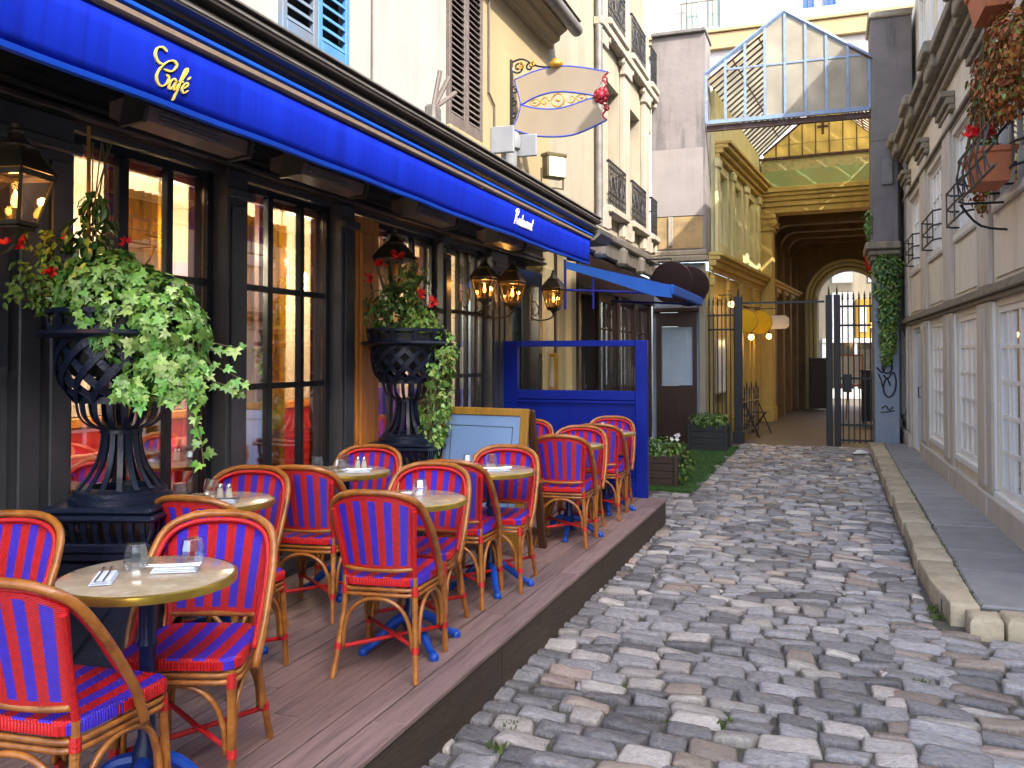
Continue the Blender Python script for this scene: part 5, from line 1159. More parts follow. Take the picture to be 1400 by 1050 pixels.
# ================================================================ right building
rb = thing('right_building', 'cream building with grey pilasters and tall white windows along the pavement', 'building', (1.78, 0, 0), math.atan(.025))
RW = lambda u, w, z: (w, u, z)
RP = lambda name, mb, m, p=None, **k: obj(name, mb, m, p or rb, **k)
Y0, Y1 = 6.46, 18.98
low = [(8.2, 9.82, .42, 2.24), (10.72, 12.26, .55, 2.24), (13.2, 14.74, .55, 2.24), (15.68, 17.22, .14, 2.24), (17.95, 18.85, .62, 2.2)]
upp = [(a+.05, b-.05, 3.28, 4.5) for a, b, *_ in low if a < 17.5]
mb = MB(RW); wall(mb, Y0, Y1, .1, 5.4, low+upp, 0, .28); RP('wall', mb, 'right_wall')
top_ = [(a+.1, b-.1, 6.45, 8.1) for a, b, *_ in low if a < 17.5]
mb = MB(RW); wall(mb, Y0, Y1, 5.3, 8.5, top_, .2, .4); RP('upper_wall', mb, 'right_wall')
mb = MB(RW); mb.box(Y0+.01, Y1, .42, 7, -.12, 8.5); RP('core', mb, 'dark_void')
mb = MB(RW); mb.box(Y0, 17.97, -.2, .4, 8.51, 8.72, .03); RP('parapet', mb, 'cornice_dirty')
segs = [(6.46, 7.9), (7.9, 10.0), (10.05, 12.5), (12.55, 15.0), (15.05, 15.62), (17.28, 18.95)]
for a, b in segs:
    mb = MB(RW); mb.box(a+.004, b-.004, -.075, 0, .1, .36, .015); RP('plinth', mb, 'right_trim')
for a, b in ((9.88, 10.64), (12.34, 13.12), (14.82, 15.60), (17.28, 17.86), (7.38, 8.12)):
    mb = MB(RW); mb.box(a, b, -.05, 0, .361, 2.30, .008); mb.box(a+.22, b-.22, -.075, -.04, .42, 2.24, .012); RP('pilaster', mb, 'right_trim')
    mb = MB(RW); mb.box(a+.06, b-.06, -.05, 0, 2.47, 4.86, .008); RP('upper_pilaster', mb, 'right_trim')
    mb = MB(RW)
    for d, z0, z1 in ((.07, 4.865, 4.93), (.11, 4.935, 5.02), (.17, 5.025, 5.10)): mb.box(a-.12, b+.12, -d, 0, z0, z1, .01)
    RP('capital', mb, 'cornice_dirty')
    mb = MB(RW); mb.box(a-.02, b+.02, -.26, -.1, 5.46, 5.64, .02); mb.box(a-.02, b+.02, -.35, -.12, 5.645, 5.80, .02); RP('cornice_break', mb, 'cornice_dirty')
mb = MB(RW)
for d, z0, z1 in ((.06, 2.31, 2.355), (.11, 2.36, 2.41), (.075, 2.415, 2.46)): mb.box(Y0, 17.97, -d, 0, z0, z1, .008)
RP('band', mb, 'cornice_dirty')
mb = MB(RW)
for d, z0, z1 in ((.07, 5.30, 5.38), (.12, 5.385, 5.46), (.20, 5.465, 5.62), (.28, 5.625, 5.74), (.24, 5.745, 5.80)): mb.box(Y0, 17.97, -d, .1, z0, z1, .012)
RP('cornice', mb, 'cornice_dirty')
mb = MB(RW)
for d, z0, z1 in ((.04, 4.60, 4.64), (.08, 4.645, 4.69)): mb.box(Y0, 17.97, -d, 0, z0, z1, .008)
RP('string_course', mb, 'cornice_dirty')
for i, (a, b, z0, z1) in enumerate(low):
    if i == 3: continue
    n = 4 if b-a > 1.2 else 3
    us = [a+.055+(b-a-.11)*k/n for k in range(1, n)] if i else [a+.3, (8.95, .045), a+1.1, (b-.36, .035)]
    zs = [z0+.055+(z1-z0-.11)*k/5 for k in range(1, 5)]
    window(rb, RW, a, b, z0, z1, us, zs, 'white_paint', 'milk_pane' if 0 < i < 5 else 'pane_glass', w=.05, fw=.06, bw=.018, sill=.09)
    if not 0 < i < 5:
        mb = MB(RW); mb.box(a, b, .3, .34, z0, z1); RP('blind', mb, 'room_wall')
    mb = MB(RW); mb.box(a-.07, a-.005, -.03, 0, z0, z1+.05, .008); RP('surround', mb, 'white_paint'); mb = MB(RW); mb.box(b+.005, b+.07, -.03, 0, z0, z1+.05, .008); RP('surround', mb, 'white_paint')
# door
a, b, z0, z1 = low[3]
mb = MB(RW); mb.box(a, a+.07, .04, .14, z0, z1, .008); mb.box(b-.07, b, .04, .14, z0, z1, .008); mb.box(a+.07, b-.07, .04, .14, z1-.07, z1, .008); RP('door_frame', mb, 'door_white')
mb = MB(RW); mb.box(a+.075, b-.075, .07, .12, z0, z1-.075)
for k in (0, 1):
    for zz in ((.3, .8), (.95, 1.55), (1.7, 2.1)): mb.box(a+.17+k*.68, a+.7+k*.68, .055, .07, zz[0], zz[1], .012)
dr = RP('door', mb, 'door_white'); mb = MB(RW); mb.tube([(a+.72, .06, 1.05), (a+.72, .0, 1.05), (a+.72, .0, 1.22), (a+.72, .06, 1.22)], .012, 6); RP('handle', mb, 'black_iron', dr)
def railing(a, b, z):
    mb = MB(RW)
    for k, zz in enumerate((z+.02, z+.22, z+.42)):
        mb.tube([(a+.0, .05, zz), (a, -.06, zz), (a+.12, -.13, zz), (b-.12, -.13, zz), (b, -.06, zz), (b, .05, zz)], .013, 6)
    for k in range(3): u = a+.12+(b-a-.24)*k/2; mb.tube([(u, -.13, z+.0), (u, -.13, z+.44)], .009, 5)
    RP('window_railing', mb, 'black_iron', smooth=AUTO)
for a, b, z0, z1 in upp:
    window(rb, RW, a, b, z0, z1, (a+(b-a)*.27, ((a+b)/2, .03), a+(b-a)*.73), (z0+.4, z0+.8), 'white_paint', 'milk_pane' if a > 10 else 'pane_glass', w=.06, fw=.06, sill=.10)
    if a <= 10: mb = MB(RW); mb.box(a, b, .25, .28, z0, z1); RP('blind', mb, 'white_wall')
    railing(a, b, z0+.06)
    mb = MB(RW); mb.ring(a-.08, b+.08, -.035, -.001, 3.17, 4.59, .076); RP('surround', mb, 'right_trim')
    mb = MB(RW); mb.box(a-.02, b+.02, -.018, 0, 2.52, 3.12, .006); RP('apron_panel', mb, 'right_wall')
for a, b, z0, z1 in top_:
    window(rb, RW, a, b, z0, z1, ((a+b)/2,), (z0+.8,), 'white_paint', 'milk_pane', w=.24, fw=.07, sill=.02)
    mb = MB(RW); mb.ring(a-.12, b+.12, .15, .199, z0-.1, z1+.12, .118); RP('surround', mb, 'white_paint')
mb = MB(RW); mb.box(Y0-.02, Y0, .0, 7, -.12, 8.5); RP('end_wall', mb, 'right_wall')
mb = MB(RW); mb.tube([(17.6, -.05, 2.47), (17.6, -.05, 5.3)], .035, 8); RP('drainpipe', mb, 'zinc')
# unseen block added across the courtyard opening to keep sun off the terrace
cy = thing('courtyard_sun_block', 'unseen tall cream block added across the courtyard opening to shade the terrace', 'building', (9.5, -2, 0))
mb = MB(lambda u, w, z: (w, u, z)); wall(mb, -16, 9, 0, 15.6, [(-14+k*2.8, -12.6+k*2.8, 1+3.2*j, 3.2+3.2*j) for k in range(8) for j in range(4)], 0, .4); obj('wall', mb, 'cream_wall', cy)
mb = MB(); mb.box(.42, 4, -16, 9, 0, 15.6); obj('core', mb, 'shop_brown', cy)
for k in range(8):
    for j in range(4):
        mb = MB(lambda u, w, z: (w, u, z)); mb.ring(-13.98+k*2.8, -12.62+k*2.8, .15, .2, 1.02+3.2*j, 3.18+3.2*j, .07); obj('window', mb, 'white_paint', cy)
# ================================================================ foliage helpers
def leaf_ivy():
    vs = [(0, 0, 0)]; pts = [(.0, -.02), (.30, -.12), (.50, .10), (.28, .26), (.42, .52), (.17, .50), (.0, 1.0), (-.17, .50), (-.42, .52), (-.28, .26), (-.50, .10), (-.30, -.12)]
    vs = [(x, y, .10*abs(x)-.18*y*y+(.03 if i % 2 else 0)) for i, (x, y) in enumerate(pts)]+[(0, .3, 0.03)]
    return vs, [(i, (i+1) % 12, 12) for i in range(12)]
def leaf_oval():
    return [(0, 0, 0), (.22, .28, .06), (.24, .58, .04), (0, 1, -.10), (-.24, .58, .04), (-.22, .28, .06), (0, .45, -.02)], [(0, 1, 6), (1, 2, 6), (2, 3, 6), (3, 4, 6), (4, 5, 6), (5, 0, 6)]
def leaf_cheap(): return [(0, 0, 0), (.3, .45, .06), (0, 1, -.06), (-.3, .45, .06)], [(0, 1, 2), (0, 2, 3)]
def petal(): return [(0, 0, 0), (.28, .5, .1), (.12, 1, .2), (-.12, 1, .2), (-.28, .5, .1)], [(0, 1, 2, 3, 4)]
def orient(n, droop=0., spin=None):
    """matrix whose +z is the leaf normal and +y the tip direction (tips hang)"""
    n = n.normalized(); d = Vector((0, 0, -1))-n*n.dot(Vector((0, 0, -1)))
    if d.length < .2: d = Vector((R.uniform(-1, 1), R.uniform(-1, 1), 0)); d -= n*n.dot(d)
    d.normalize(); d = Matrix.Rotation(R.gauss(0, .7) if spin is None else spin, 3, n) @ d
    x = d.cross(n); return Matrix((x, d, n)).transposed().to_4x4()
def put(mb, shape, p, n, s, m=0, **k):
    M = Matrix.Translation(p) @ orient(n, **k) @ Matrix.Scale(s, 4); mb.add([M @ Vector(v) for v in shape[0]], shape[1], m)
IVY, OVAL, CHEAP, PETAL = leaf_ivy(), leaf_oval(), leaf_cheap(), petal()
def on_blobs(blobs, n, depth=.25):
    """points and normals near the surface of a union of ellipsoids"""
    out = []; wts = [b[3]*b[4]+b[4]*b[5] for b in blobs]
    while len(out) < n:
        b = R.choices(blobs, wts)[0]; d = Vector((R.gauss(0, 1), R.gauss(0, 1), R.gauss(0, 1))).normalized(); q = 1-R.random()**1.6*depth
        p = Vector((b[0]+d.x*b[3]*q, b[1]+d.y*b[4]*q, b[2]+d.z*b[5]*q))
        p += Vector((mnoise.noise(p*9), mnoise.noise(p*9+Vector((7, 0, 0))), mnoise.noise(p*9+Vector((0, 9, 0)))))*.05
        if any(c is not b and ((p.x-c[0])/c[3])**2+((p.y-c[1])/c[4])**2+((p.z-c[2])/c[5])**2 < .6 for c in blobs): continue
        nn = Vector((d.x/b[3], d.y/b[4], d.z/b[5])).normalized()
        out.append((p, (nn*.9+Vector((R.gauss(0, .35), R.gauss(0, .35), R.gauss(.35, .3)))).normalized()))
    return out
def blossom(mb, p, s, m=1, k=5, n=None):
    n = n or Vector((R.uniform(-.2, .9), R.uniform(-1, -.1), R.uniform(0, .8))).normalized(); M0 = Matrix.Translation(p) @ orient(n, spin=R.uniform(0, 6))
    for i in range(k):
        M = M0 @ Matrix.Rotation(6.283*i/k, 4, 'Z') @ Matrix.Rotation(.35, 4, 'X') @ Matrix.Scale(s, 4); mb.add([M @ Vector(v) for v in PETAL[0]], PETAL[1], m)

# ================================================================ wrought iron urns
def urn(loc, rot, label):
    t = thing('planter_urn', label, 'urn', loc, rot, 'wrought iron urns along the café front')
    M_ = 'urn_iron'
    mb = MB(); mb.box(-.205, .205, -.205, .205, .072, .60, .008); pd_ = obj('pedestal', mb, M_, t); mb = MB(); mb.box(-.235, .235, -.235, .235, 0, .07, .012); obj('base_plate', mb, M_, t); mb = MB(); mb.box(-.225, .225, -.225, .225, .602, .64, .008); obj('moulding', mb, M_, t)
    for i in range(4):
        Rz = Matrix.Rotation(i*math.pi/2, 4, 'Z'); s_ = MB(); s_.ring(-.16, .16, -.213, -.2052, .12, .53, .03); obj('panel_frame', s_, M_, pd_, mtx=Rz)
        s_ = MB(); s_.tube([(-.13, -.207, .15), (0, -.207, .325), (.13, -.207, .5)], .008, 5); obj('cross_bar', s_, M_, pd_, mtx=Rz)
        s_ = MB(); s_.tube([(.13, -.209, .15), (0, -.209, .325), (-.13, -.209, .5)], .008, 5); obj('cross_bar', s_, M_, pd_, mtx=Rz)
    mb = MB(); mb.box(-.245, .245, -.245, .245, .805, .835, .012); obj('upper_plate', mb, M_, t); mb = MB(); mb.box(-.262, .262, -.262, .262, .775, .804, .012); obj('top_plate', mb, M_, t); mb = MB(); mb.box(-.235, .235, -.235, .235, .641, .68, .006); obj('frieze_plate', mb, M_, t)
    bar = None
    for i in range(4):
        for k in range(9):
            a = -.205+k*.051
            if bar is None:
                s_ = MB(); s_.add([(-.011, -.006, .68), (.011, -.006, .68), (.011, .006, .68), (-.011, .006, .68), (-.011, -.026, .73), (.011, -.026, .73), (.011, -.014, .73), (-.011, -.014, .73), (-.013, -.03, .776), (.013, -.03, .776), (.013, -.012, .776), (-.013, -.012, .776)],
                    [(0,1,5,4), (1,2,6,5), (2,3,7,6), (3,0,4,7), (4,5,9,8), (5,6,10,9), (6,7,11,10), (7,4,8,11)]); bar = mesh('frieze_bar', s_, M_)
            link('frieze_bar', bar, t, mtx=Matrix.Rotation(i*math.pi/2, 4, 'Z') @ Matrix.Translation((a, -.212, 0)))
    mb = MB(); mb.lathe([(.22, .836), (.22, .86), (.20, .868), (.20, .885), (.165, .90), (.14, .90), (.14, .84)], 32); obj('foot_ring', mb, M_, t, smooth=AUTO)
    def strap(prof, w, th, n):
        """flat iron strap along (r, z, angle)"""
        P = [Vector((r*math.cos(a), r*math.sin(a), z)) for r, z, a in prof]; vs = []; fs = []
        for i, p in enumerate(P):
            tg = (P[min(i+1, len(P)-1)]-P[max(i-1, 0)]).normalized(); out = Vector((p.x, p.y, 0)).normalized(); side = tg.cross(out).normalized(); nn = side.cross(tg).normalized()
            vs += [p+side*w/2+nn*th/2, p-side*w/2+nn*th/2, p-side*w/2-nn*th/2, p+side*w/2-nn*th/2]
        for i in range(len(P)-1):
            for k in range(4): fs.append((i*4+k, i*4+(k+1) % 4, i*4+4+(k+1) % 4, i*4+4+k))
        fs += [(0, 1, 2, 3), tuple(len(vs)-4+k for k in range(4))[::-1]]
        s_ = MB(); s_.add(vs, fs); return mesh(n, s_, M_)
    def ring(me, n, nm, off=0.):
        for k in range(n): link(nm, me, t, mtx=Matrix.Rotation(6.28318*k/n+off, 4, 'Z'))
    def itp(P, n):
        Q = smoothpath([(r, z, 0) for r, z in P], n); return [(p.x, p.y) for p in Q]
    ring(strap([(r, z, 0) for r, z in itp([(.185, .895), (.125, .97), (.092, 1.06), (.082, 1.15)], 4)], .023, .006, 'stem_rib'), 16, 'stem_rib')
    mb = MB(); mb.lathe([(.078, 1.14), (.092, 1.142), (.092, 1.165), (.078, 1.167)], 28); obj('stem_band', mb, M_, t, smooth=AUTO)
    ring(strap([(r, z, 0) for r, z in itp([(.084, 1.16), (.135, 1.175), (.178, 1.22), (.192, 1.29)], 4)], .022, .006, 'bowl_rib'), 18, 'bowl_rib')
    mb = MB(); mb.lathe([(.188, 1.282), (.200, 1.282), (.200, 1.312), (.188, 1.312)], 32, cap=False); obj('waist_band', mb, M_, t, smooth=AUTO)
    bp = itp([(.195, 1.30), (.245, 1.36), (.272, 1.44), (.275, 1.52), (.262, 1.575)], 4); nB = len(bp)-1
    ring(strap([(r+.004, z, 1.15*i/nB) for i, (r, z) in enumerate(bp)], .034, .005, 'lattice_strap'), 14, 'lattice_strap')
    ring(strap([(r-.004, z, -1.15*i/nB) for i, (r, z) in enumerate(bp)], .034, .005, 'lattice_strap'), 14, 'lattice_strap', .1)
    mb = MB(); mb.lathe([(.262, 1.57), (.345, 1.575), (.36, 1.588), (.345, 1.605), (.268, 1.605)], 40, cap=False)
    mb.lathe([(.288, 1.606), (.298, 1.606), (.300, 1.625), (.288, 1.625)], 40, cap=False); mb.lathe([(.298, 1.68), (.318, 1.678), (.32, 1.70), (.298, 1.70)], 40, cap=False); obj('rim', mb, M_, t, smooth=AUTO)
    ring(strap([(.300, 1.61, 0), (.306, 1.65, 0), (.312, 1.69, 0)], .03, .006, 'rim_strap'), 12, 'rim_strap')
    mb = MB(); mb.lathe([(.20, 1.40), (.245, 1.46), (.262, 1.56), (.286, 1.60), (.288, 1.665), (.001, 1.668)], 28, cap=False); obj('liner', mb, 'dark_void', t, smooth=AUTO)
    return t
U1 = Vector((-3.06, 3.17, DZ)); U2 = Vector((-3.10, 6.12, DZ))
urn(U1, rad(19), 'large dark blue iron urn nearest the camera, with spilling pale ivy'); urn(U2, rad(8), 'second dark blue iron urn before the orange wooden post')
# pale ivy spilling from the near urn: the 300 best seen leaves are single parts
t = thing('ivy_plant', 'pale green variegated ivy spilling from the near urn', 'plant', U1+Vector((.2, .05, 1.66)))
O = t.location.copy()
blobs = [(-3.01, 3.07, 2.01, .23, .24, .20), (-2.87, 3.12, 1.89, .23, .22, .24), (-2.80, 3.16, 1.74, .17, .17, .18), (-3.08, 3.02, 2.07, .16, .16, .10), (-2.77, 3.17, 1.84, .15, .15, .19)]
pts = on_blobs(blobs, 1900, .3); strands = []
for k in range(20):                                     # trailing runners
    a = R.uniform(-1.9, .6); p = Vector((-2.83+.18*math.cos(a), 3.14+.18*math.sin(a), R.uniform(1.6, 1.75))); L_ = R.uniform(.04, .12) if k > 0 else .36
    path = [p.copy()]; d = Vector((math.cos(a)*.35, math.sin(a)*.35, -.9))
    for i in range(7): p = p+d*L_/7+Vector((R.uniform(-.008, .008), R.uniform(-.008, .008), 0)); d = (d+Vector((0, 0, -.18))).normalized(); path.append(p.copy())
    strands.append(path)
    for q in path[1:]:
        for _ in range(2): pts.append((q+Vector((R.uniform(-.02, .02), R.uniform(-.02, .02), 0)), Vector((R.uniform(-.2, .9), R.uniform(-1, .1), R.uniform(0, .6)))))
for a, h in ((.5, .12), (-.2, .05), (.9, -.02)):       # runners reaching out to the right
    p = Vector((-2.68, 3.23, 1.80-h*1.2)); path = [p.copy()]
    for i in range(5): p = p+Vector((.03, .025, -.018+.01*a)); path.append(p.copy()); pts.append((p+Vector((0, 0, R.uniform(-.02, .02))), Vector((.4, -.8, .5))))
    strands.append(path)
view = lambda p, n: max(0, n.dot((CAMV-p).normalized()))*(1 if (CAMV-p).dot(p-Vector((-2.78, 3.22, 1.75))) > 0 else .2)/max(.2, (CAMV-p).length)**2
pts.sort(key=lambda q: -view(*q)*(.6+.4*R.random()))
lm = []
for k in range(12):
    mb = MB(); r2 = .9+.2*R.random(); mb.add([(x*r2*R.uniform(.9, 1.1), y*R.uniform(.95, 1.05), z*R.uniform(.4, 1.6)) for x, y, z in IVY[0]], IVY[1]); lm.append(mesh('leaf', mb, 'leaf_ivy' if k < 8 else 'leaf_ivy_pale'))
for p, n in pts[:300]:
    s_ = R.uniform(.042, .07); link('leaf', R.choice(lm), t, mtx=Matrix.Translation(p+n*.012-O) @ orient(n) @ Matrix.Scale(s_, 4))
mb = MB()
for p, n in pts[300:]: put(mb, IVY, p-O, n, R.uniform(.036, .062), 0 if R.random() < .72 else 1)
obj('foliage', mb, ['leaf_ivy', 'leaf_ivy_pale'], t, kind='stuff')
mb = MB()
for s_ in strands: mb.tube([q-O for q in s_], .0028, 4)
for k in range(14): a = R.uniform(-2, 1); mb.tube(smoothpath([(0-.2, 0, -.0), (.0+.1*math.cos(a), .1*math.sin(a), .08), (.12+.1*math.cos(a), .1*math.sin(a), -.2)], 4), .0035, 4)
obj('stem', mb, 'stem', t)
# flowering climber on a cane in the same urn
t = thing('flowering_climber', 'dark leaved climber with red flowers on a cane in the near urn', 'plant', U1+Vector((-.06, -.06, 1.66))); O = t.location.copy()
mb = MB(); fl = MB()
for p, n in on_blobs([(-3.14, 3.06, 2.22, .11, .11, .20), (-3.12, 3.07, 2.42, .07, .07, .12), (-3.06, 3.10, 2.05, .16, .14, .08)], 420, .8): put(mb, OVAL, p-O, n, R.uniform(.04, .075), 0 if R.random() < .8 else 1)
obj('foliage', mb, ['leaf_dark', 'leaf_lime'], t, kind='stuff')
stemmb = MB()
for k in range(6): stemmb.tube(smoothpath([(R.uniform(-.05, .05), R.uniform(-.05, .05), 0), (R.uniform(-.08, .05), R.uniform(-.08, .05), .35), (R.uniform(-.05, .05), R.uniform(-.06, .05), .8)], 4), .004, 4)
obj('stem', stemmb, 'stem', t)
mb = MB(); mb.tube([(-.06, -.02, 0), (-.06, -.03, .88)], .009, 7); obj('cane', mb, 'stake', t)
for px_, py_, pz_ in ((-3.18, 2.97, 2.26), (-3.05, 3.10, 2.20), (-3.02, 3.16, 2.18), (-3.24, 2.93, 2.14), (-3.02, 3.14, 2.28), (-3.1, 3.0, 2.05), (-2.99, 3.11, 2.14)):
    mb = MB()
    for _ in range(2): blossom(mb, Vector((px_+R.uniform(-.02, .02), py_+R.uniform(-.02, .02), pz_+R.uniform(-.025, .025)))-O, .03, 0)
    obj('flower', mb, 'flower_red', t)
t = thing('trailing_geranium', 'pale trailing stems with a red flower leaning left from the near urn', 'plant', U1+Vector((-.15, -.15, 1.67))); O = t.location.copy()
mb = MB(); sm = MB()
for k in range(8):
    e = Vector((-3.36+R.uniform(-.1, .1), 2.86+R.uniform(-.12, .1), 2.0+.05*k)); P = smoothpath([(0, 0, 0), (e-O)*.5+Vector((0, 0, .03)), e-O], 6); sm.tube(P, .0045, 5)
    for q in P[2:]:
        for _ in range(4): put(mb, CHEAP if R.random() < .5 else OVAL, Vector(q)+Vector((R.uniform(-.03, .03), R.uniform(-.03, .03), R.uniform(-.02, .03))), Vector((R.uniform(0, .8), R.uniform(-1, 0), R.uniform(.1, .8))), R.uniform(.028, .05), 0 if R.random() < .7 else 1)
for p, n in on_blobs([(-3.22, 3.02, 1.98, .13, .13, .06)], 140, .7): put(mb, IVY, p-O, n, R.uniform(.03, .05), 0)
obj('foliage', mb, ['leaf_lime', 'leaf_ivy'], t, kind='stuff'); obj('stem', sm, 'stem', t)
fm = MB()
for _ in range(9): blossom(fm, Vector((-3.30+R.uniform(-.035, .035), 2.80+R.uniform(-.03, .03), 2.26+R.uniform(-.03, .03)))-O, .03, 0)
obj('flower', fm, 'flower_red', t)
# plants in the second urn
t = thing('geranium', 'bushy geranium with scarlet flowers in the second urn', 'plant', U2+Vector((0, 0, 1.66))); O = t.location.copy()
mb = MB()
for p, n in on_blobs([(-3.12, 6.08, 2.14, .20, .20, .20), (-3.06, 6.1, 2.32, .13, .13, .16), (-3.22, 6.0, 2.12, .16, .16, .18)], 900, .8): put(mb, OVAL, p-O, n, R.uniform(.035, .062), 0 if R.random() < .6 else 1)
obj('foliage', mb, ['leaf_dark', 'leaf_lime'], t, kind='stuff')
mb = MB()
for k in range(7): mb.tube([(R.uniform(-.1, .1), R.uniform(-.1, .1), 0), (R.uniform(-.16, .12), R.uniform(-.16, .1), .55)], .004, 4)
obj('stem', mb, 'stem', t)
for px_, py_, pz_ in ((-3.22, 5.9, 2.44), (-3.12, 6.0, 2.52), (-3.3, 5.86, 2.34), (-2.88, 6.1, 2.16), (-2.92, 6.0, 2.22)):
    fm = MB()
    for _ in range(6): blossom(fm, Vector((px_+R.uniform(-.03, .03), py_+R.uniform(-.03, .03), pz_+R.uniform(-.03, .03)))-O, .03, 0)
    obj('flower', fm, 'flower_red', t)
t = thing('hanging_ivy', 'long fall of bright green ivy down the right side of the second urn', 'plant', U2+Vector((.16, .0, 1.66))); O = t.location.copy()
mb = MB(); sm = MB()
for p, n in on_blobs([(-2.97, 6.1, 1.98, .15, .16, .14), (-2.86, 6.16, 1.74, .15, .16, .26), (-2.86, 6.18, 1.38, .12, .13, .30), (-2.92, 6.14, 1.15, .08, .08, .2)], 1500, .4): put(mb, IVY if R.random() < .4 else OVAL, p-O, n, R.uniform(.032, .055), R.choice((0, 0, 1, 2)))
for k in range(12): sm.tube(smoothpath([(-.25, -.04, 0), (.0+R.uniform(-.05, .1), R.uniform(-.1, .1), .1), (.08+R.uniform(-.08, .08), R.uniform(-.1, .1), -.5), (R.uniform(-.05, .08), R.uniform(-.08, .08), -.95)], 4), .003, 4)
obj('foliage', mb, ['leaf_ivy', 'leaf_ivy_pale', 'leaf_lime'], t, kind='stuff'); obj('stem', sm, 'stem', t)
# ---------------------------------------------------------------- flower pots on the right building, ivy on the pillar, planters
def windowpot(x, y, z, label, l=.26):
    t = thing('flower_pot', label, 'flower pot', (x, y, z), math.atan(.025), 'terracotta pots on the right building'); t.scale = (1.1, 1.25, 1.2)
    mb = MB(); vs = [(-.10, -l+.05, 0), (.10, -l+.05, 0), (.10, l-.05, 0), (-.10, l-.05, 0), (-.14, -l, .22), (.14, -l, .22), (.14, l, .22), (-.14, l, .22)]
    mb.add(vs, [(3,2,1,0), (0,1,5,4), (1,2,6,5), (2,3,7,6), (3,0,4,7)]); mb.box(-.155, .155, -l-.015, l+.015, .2, .245, .01); obj('box', mb, 'terracotta', t)
    mb = MB(); mb.box(-.13, .13, -l+.02, l-.02, .235, .25); obj('soil', mb, 'earth', t); return t
windowpot(1.32, 8.75, 3.26, 'terracotta pot with red geraniums on the wall railing')
windowpot(1.30, 8.3, 4.62, 'upper terracotta pot at the top right edge, above the dried creeper')
t = thing('pot_railing', 'black iron balcony rail that holds the terracotta pot', 'railing', (1.33, 8.6, 3.22), math.atan(.025)); mb = MB()
for z in (-.03, .14, .34): mb = MB(); mb.tube([(.3, .65, z), (-.12, .65, z), (-.2, .5, z), (-.2, -1.2, z)], .012, 6); obj('rail', mb, 'black_iron', t, smooth=AUTO)
for k in range(10): mb = MB(); mb.tube([(-.2, .45-.16*k, -.03), (-.22-.03*(k % 2), .45-.16*k, .14), (-.2, .45-.16*k, .34)], .008, 5); obj('baluster', mb, 'black_iron', t)
mb = MB()
mb.tube(smoothpath([(.3, .6, -.3), (.0, .6, -.25), (-.18, .55, -.05)], 4), .012, 6); obj('bracket', mb, 'black_iron', t, smooth=AUTO)
t = thing('red_geranium', 'red geranium blooms in the terracotta pot on the right wall', 'plant', (1.32, 8.75, 3.50)); mb = MB(); fm = MB(); O = t.location.copy()
for p, n in on_blobs([(1.30, 8.85, 3.60, .15, .24, .14), (1.30, 9.0, 3.54, .12, .16, .14)], 420, .8): put(mb, OVAL, p-O, n, R.uniform(.04, .065), R.choice((0, 0, 1)))
for q in range(34): blossom(fm, Vector((1.26+R.uniform(-.11, .08), 8.88+R.choice((-.13, .09))+R.uniform(-.07, .07), 3.76+R.uniform(-.05, .05)))-O, .045, 0)
obj('foliage', mb, ['leaf_dark', 'leaf_lime'], t, kind='stuff'); obj('flower', fm, 'flower_red', t, kind='stuff')
t = thing('dried_creeper', 'rusty brown dried creeper hanging above the terracotta pot', 'plant', (1.3, 8.5, 4.6)); mb = MB(); O = t.location.copy()
for p, n in on_blobs([(1.36, 8.75, 4.22, .17, .42, .28), (1.38, 8.35, 4.0, .16, .45, .28), (1.36, 9.15, 4.02, .13, .25, .28), (1.37, 8.1, 4.3, .16, .5, .3), (1.37, 9.5, 3.72, .08, .16, .34), (1.38, 9.65, 3.35, .06, .1, .24)], 3800, .5): put(mb, OVAL if R.random() < .5 else CHEAP, p-O, n, R.uniform(.035, .07), R.choice((0, 0, 0, 0, 0, 1)))
obj('foliage', mb, ['leaf_brown', 'leaf_lime'], t, kind='stuff'); sm = MB()
for k in range(9): sm.tube(smoothpath([(0, R.uniform(-.3, .2), .1), (-.05, R.uniform(-.2, .5), -.3), (-.06, R.uniform(-.2, 1.1), -.9)], 4), .006, 4)
obj('stem', sm, 'stem', t)
t = thing('pillar_ivy', 'yellow green ivy hanging down the graffiti pillar', 'plant', (.95, 17.9, 3.7)); mb = MB(); O = t.location.copy()
for p, n in on_blobs([(.98, 17.92, 3.45, .26, .13, .30), (.98, 17.9, 3.05, .25, .14, .36), (1.0, 17.9, 2.55, .2, .12, .42), (.98, 17.9, 2.1, .17, .11, .36), (.95, 17.9, 1.8, .09, .08, .24)], 2000, .6):
    put(mb, CHEAP, p-O, n, R.uniform(.05, .10), R.choice((0, 0, 1)) if p.z > 2.4 else R.choice((0, 1, 1)))
obj('foliage', mb, ['leaf_dark', 'leaf_lime'], t, kind='stuff'); sm = MB()
for k in range(8): sm.tube([(R.uniform(-.15, .15), .05, .1), (R.uniform(-.15, .2), 0, -.8), (R.uniform(-.1, .1), 0, -1.7)], .007, 4)
obj('stem', sm, 'stem', t)
t = thing('beam_ivy', 'small green creeper growing on the pillar under the green beam', 'plant', (.66, 18.1, 4.0)); mb = MB(); O = t.location.copy()
for p, n in on_blobs([(.66, 18.0, 4.25, .07, .07, .3)], 160, .7): put(mb, CHEAP, p-O, n, R.uniform(.05, .09), R.choice((0, 1)))
obj('foliage', mb, ['leaf_dark', 'leaf_lime'], t, kind='stuff'); sm = MB(); sm.tube([(0, .05, -.1), (0, 0, .5)], .007, 4); obj('stem', sm, 'stem', t)
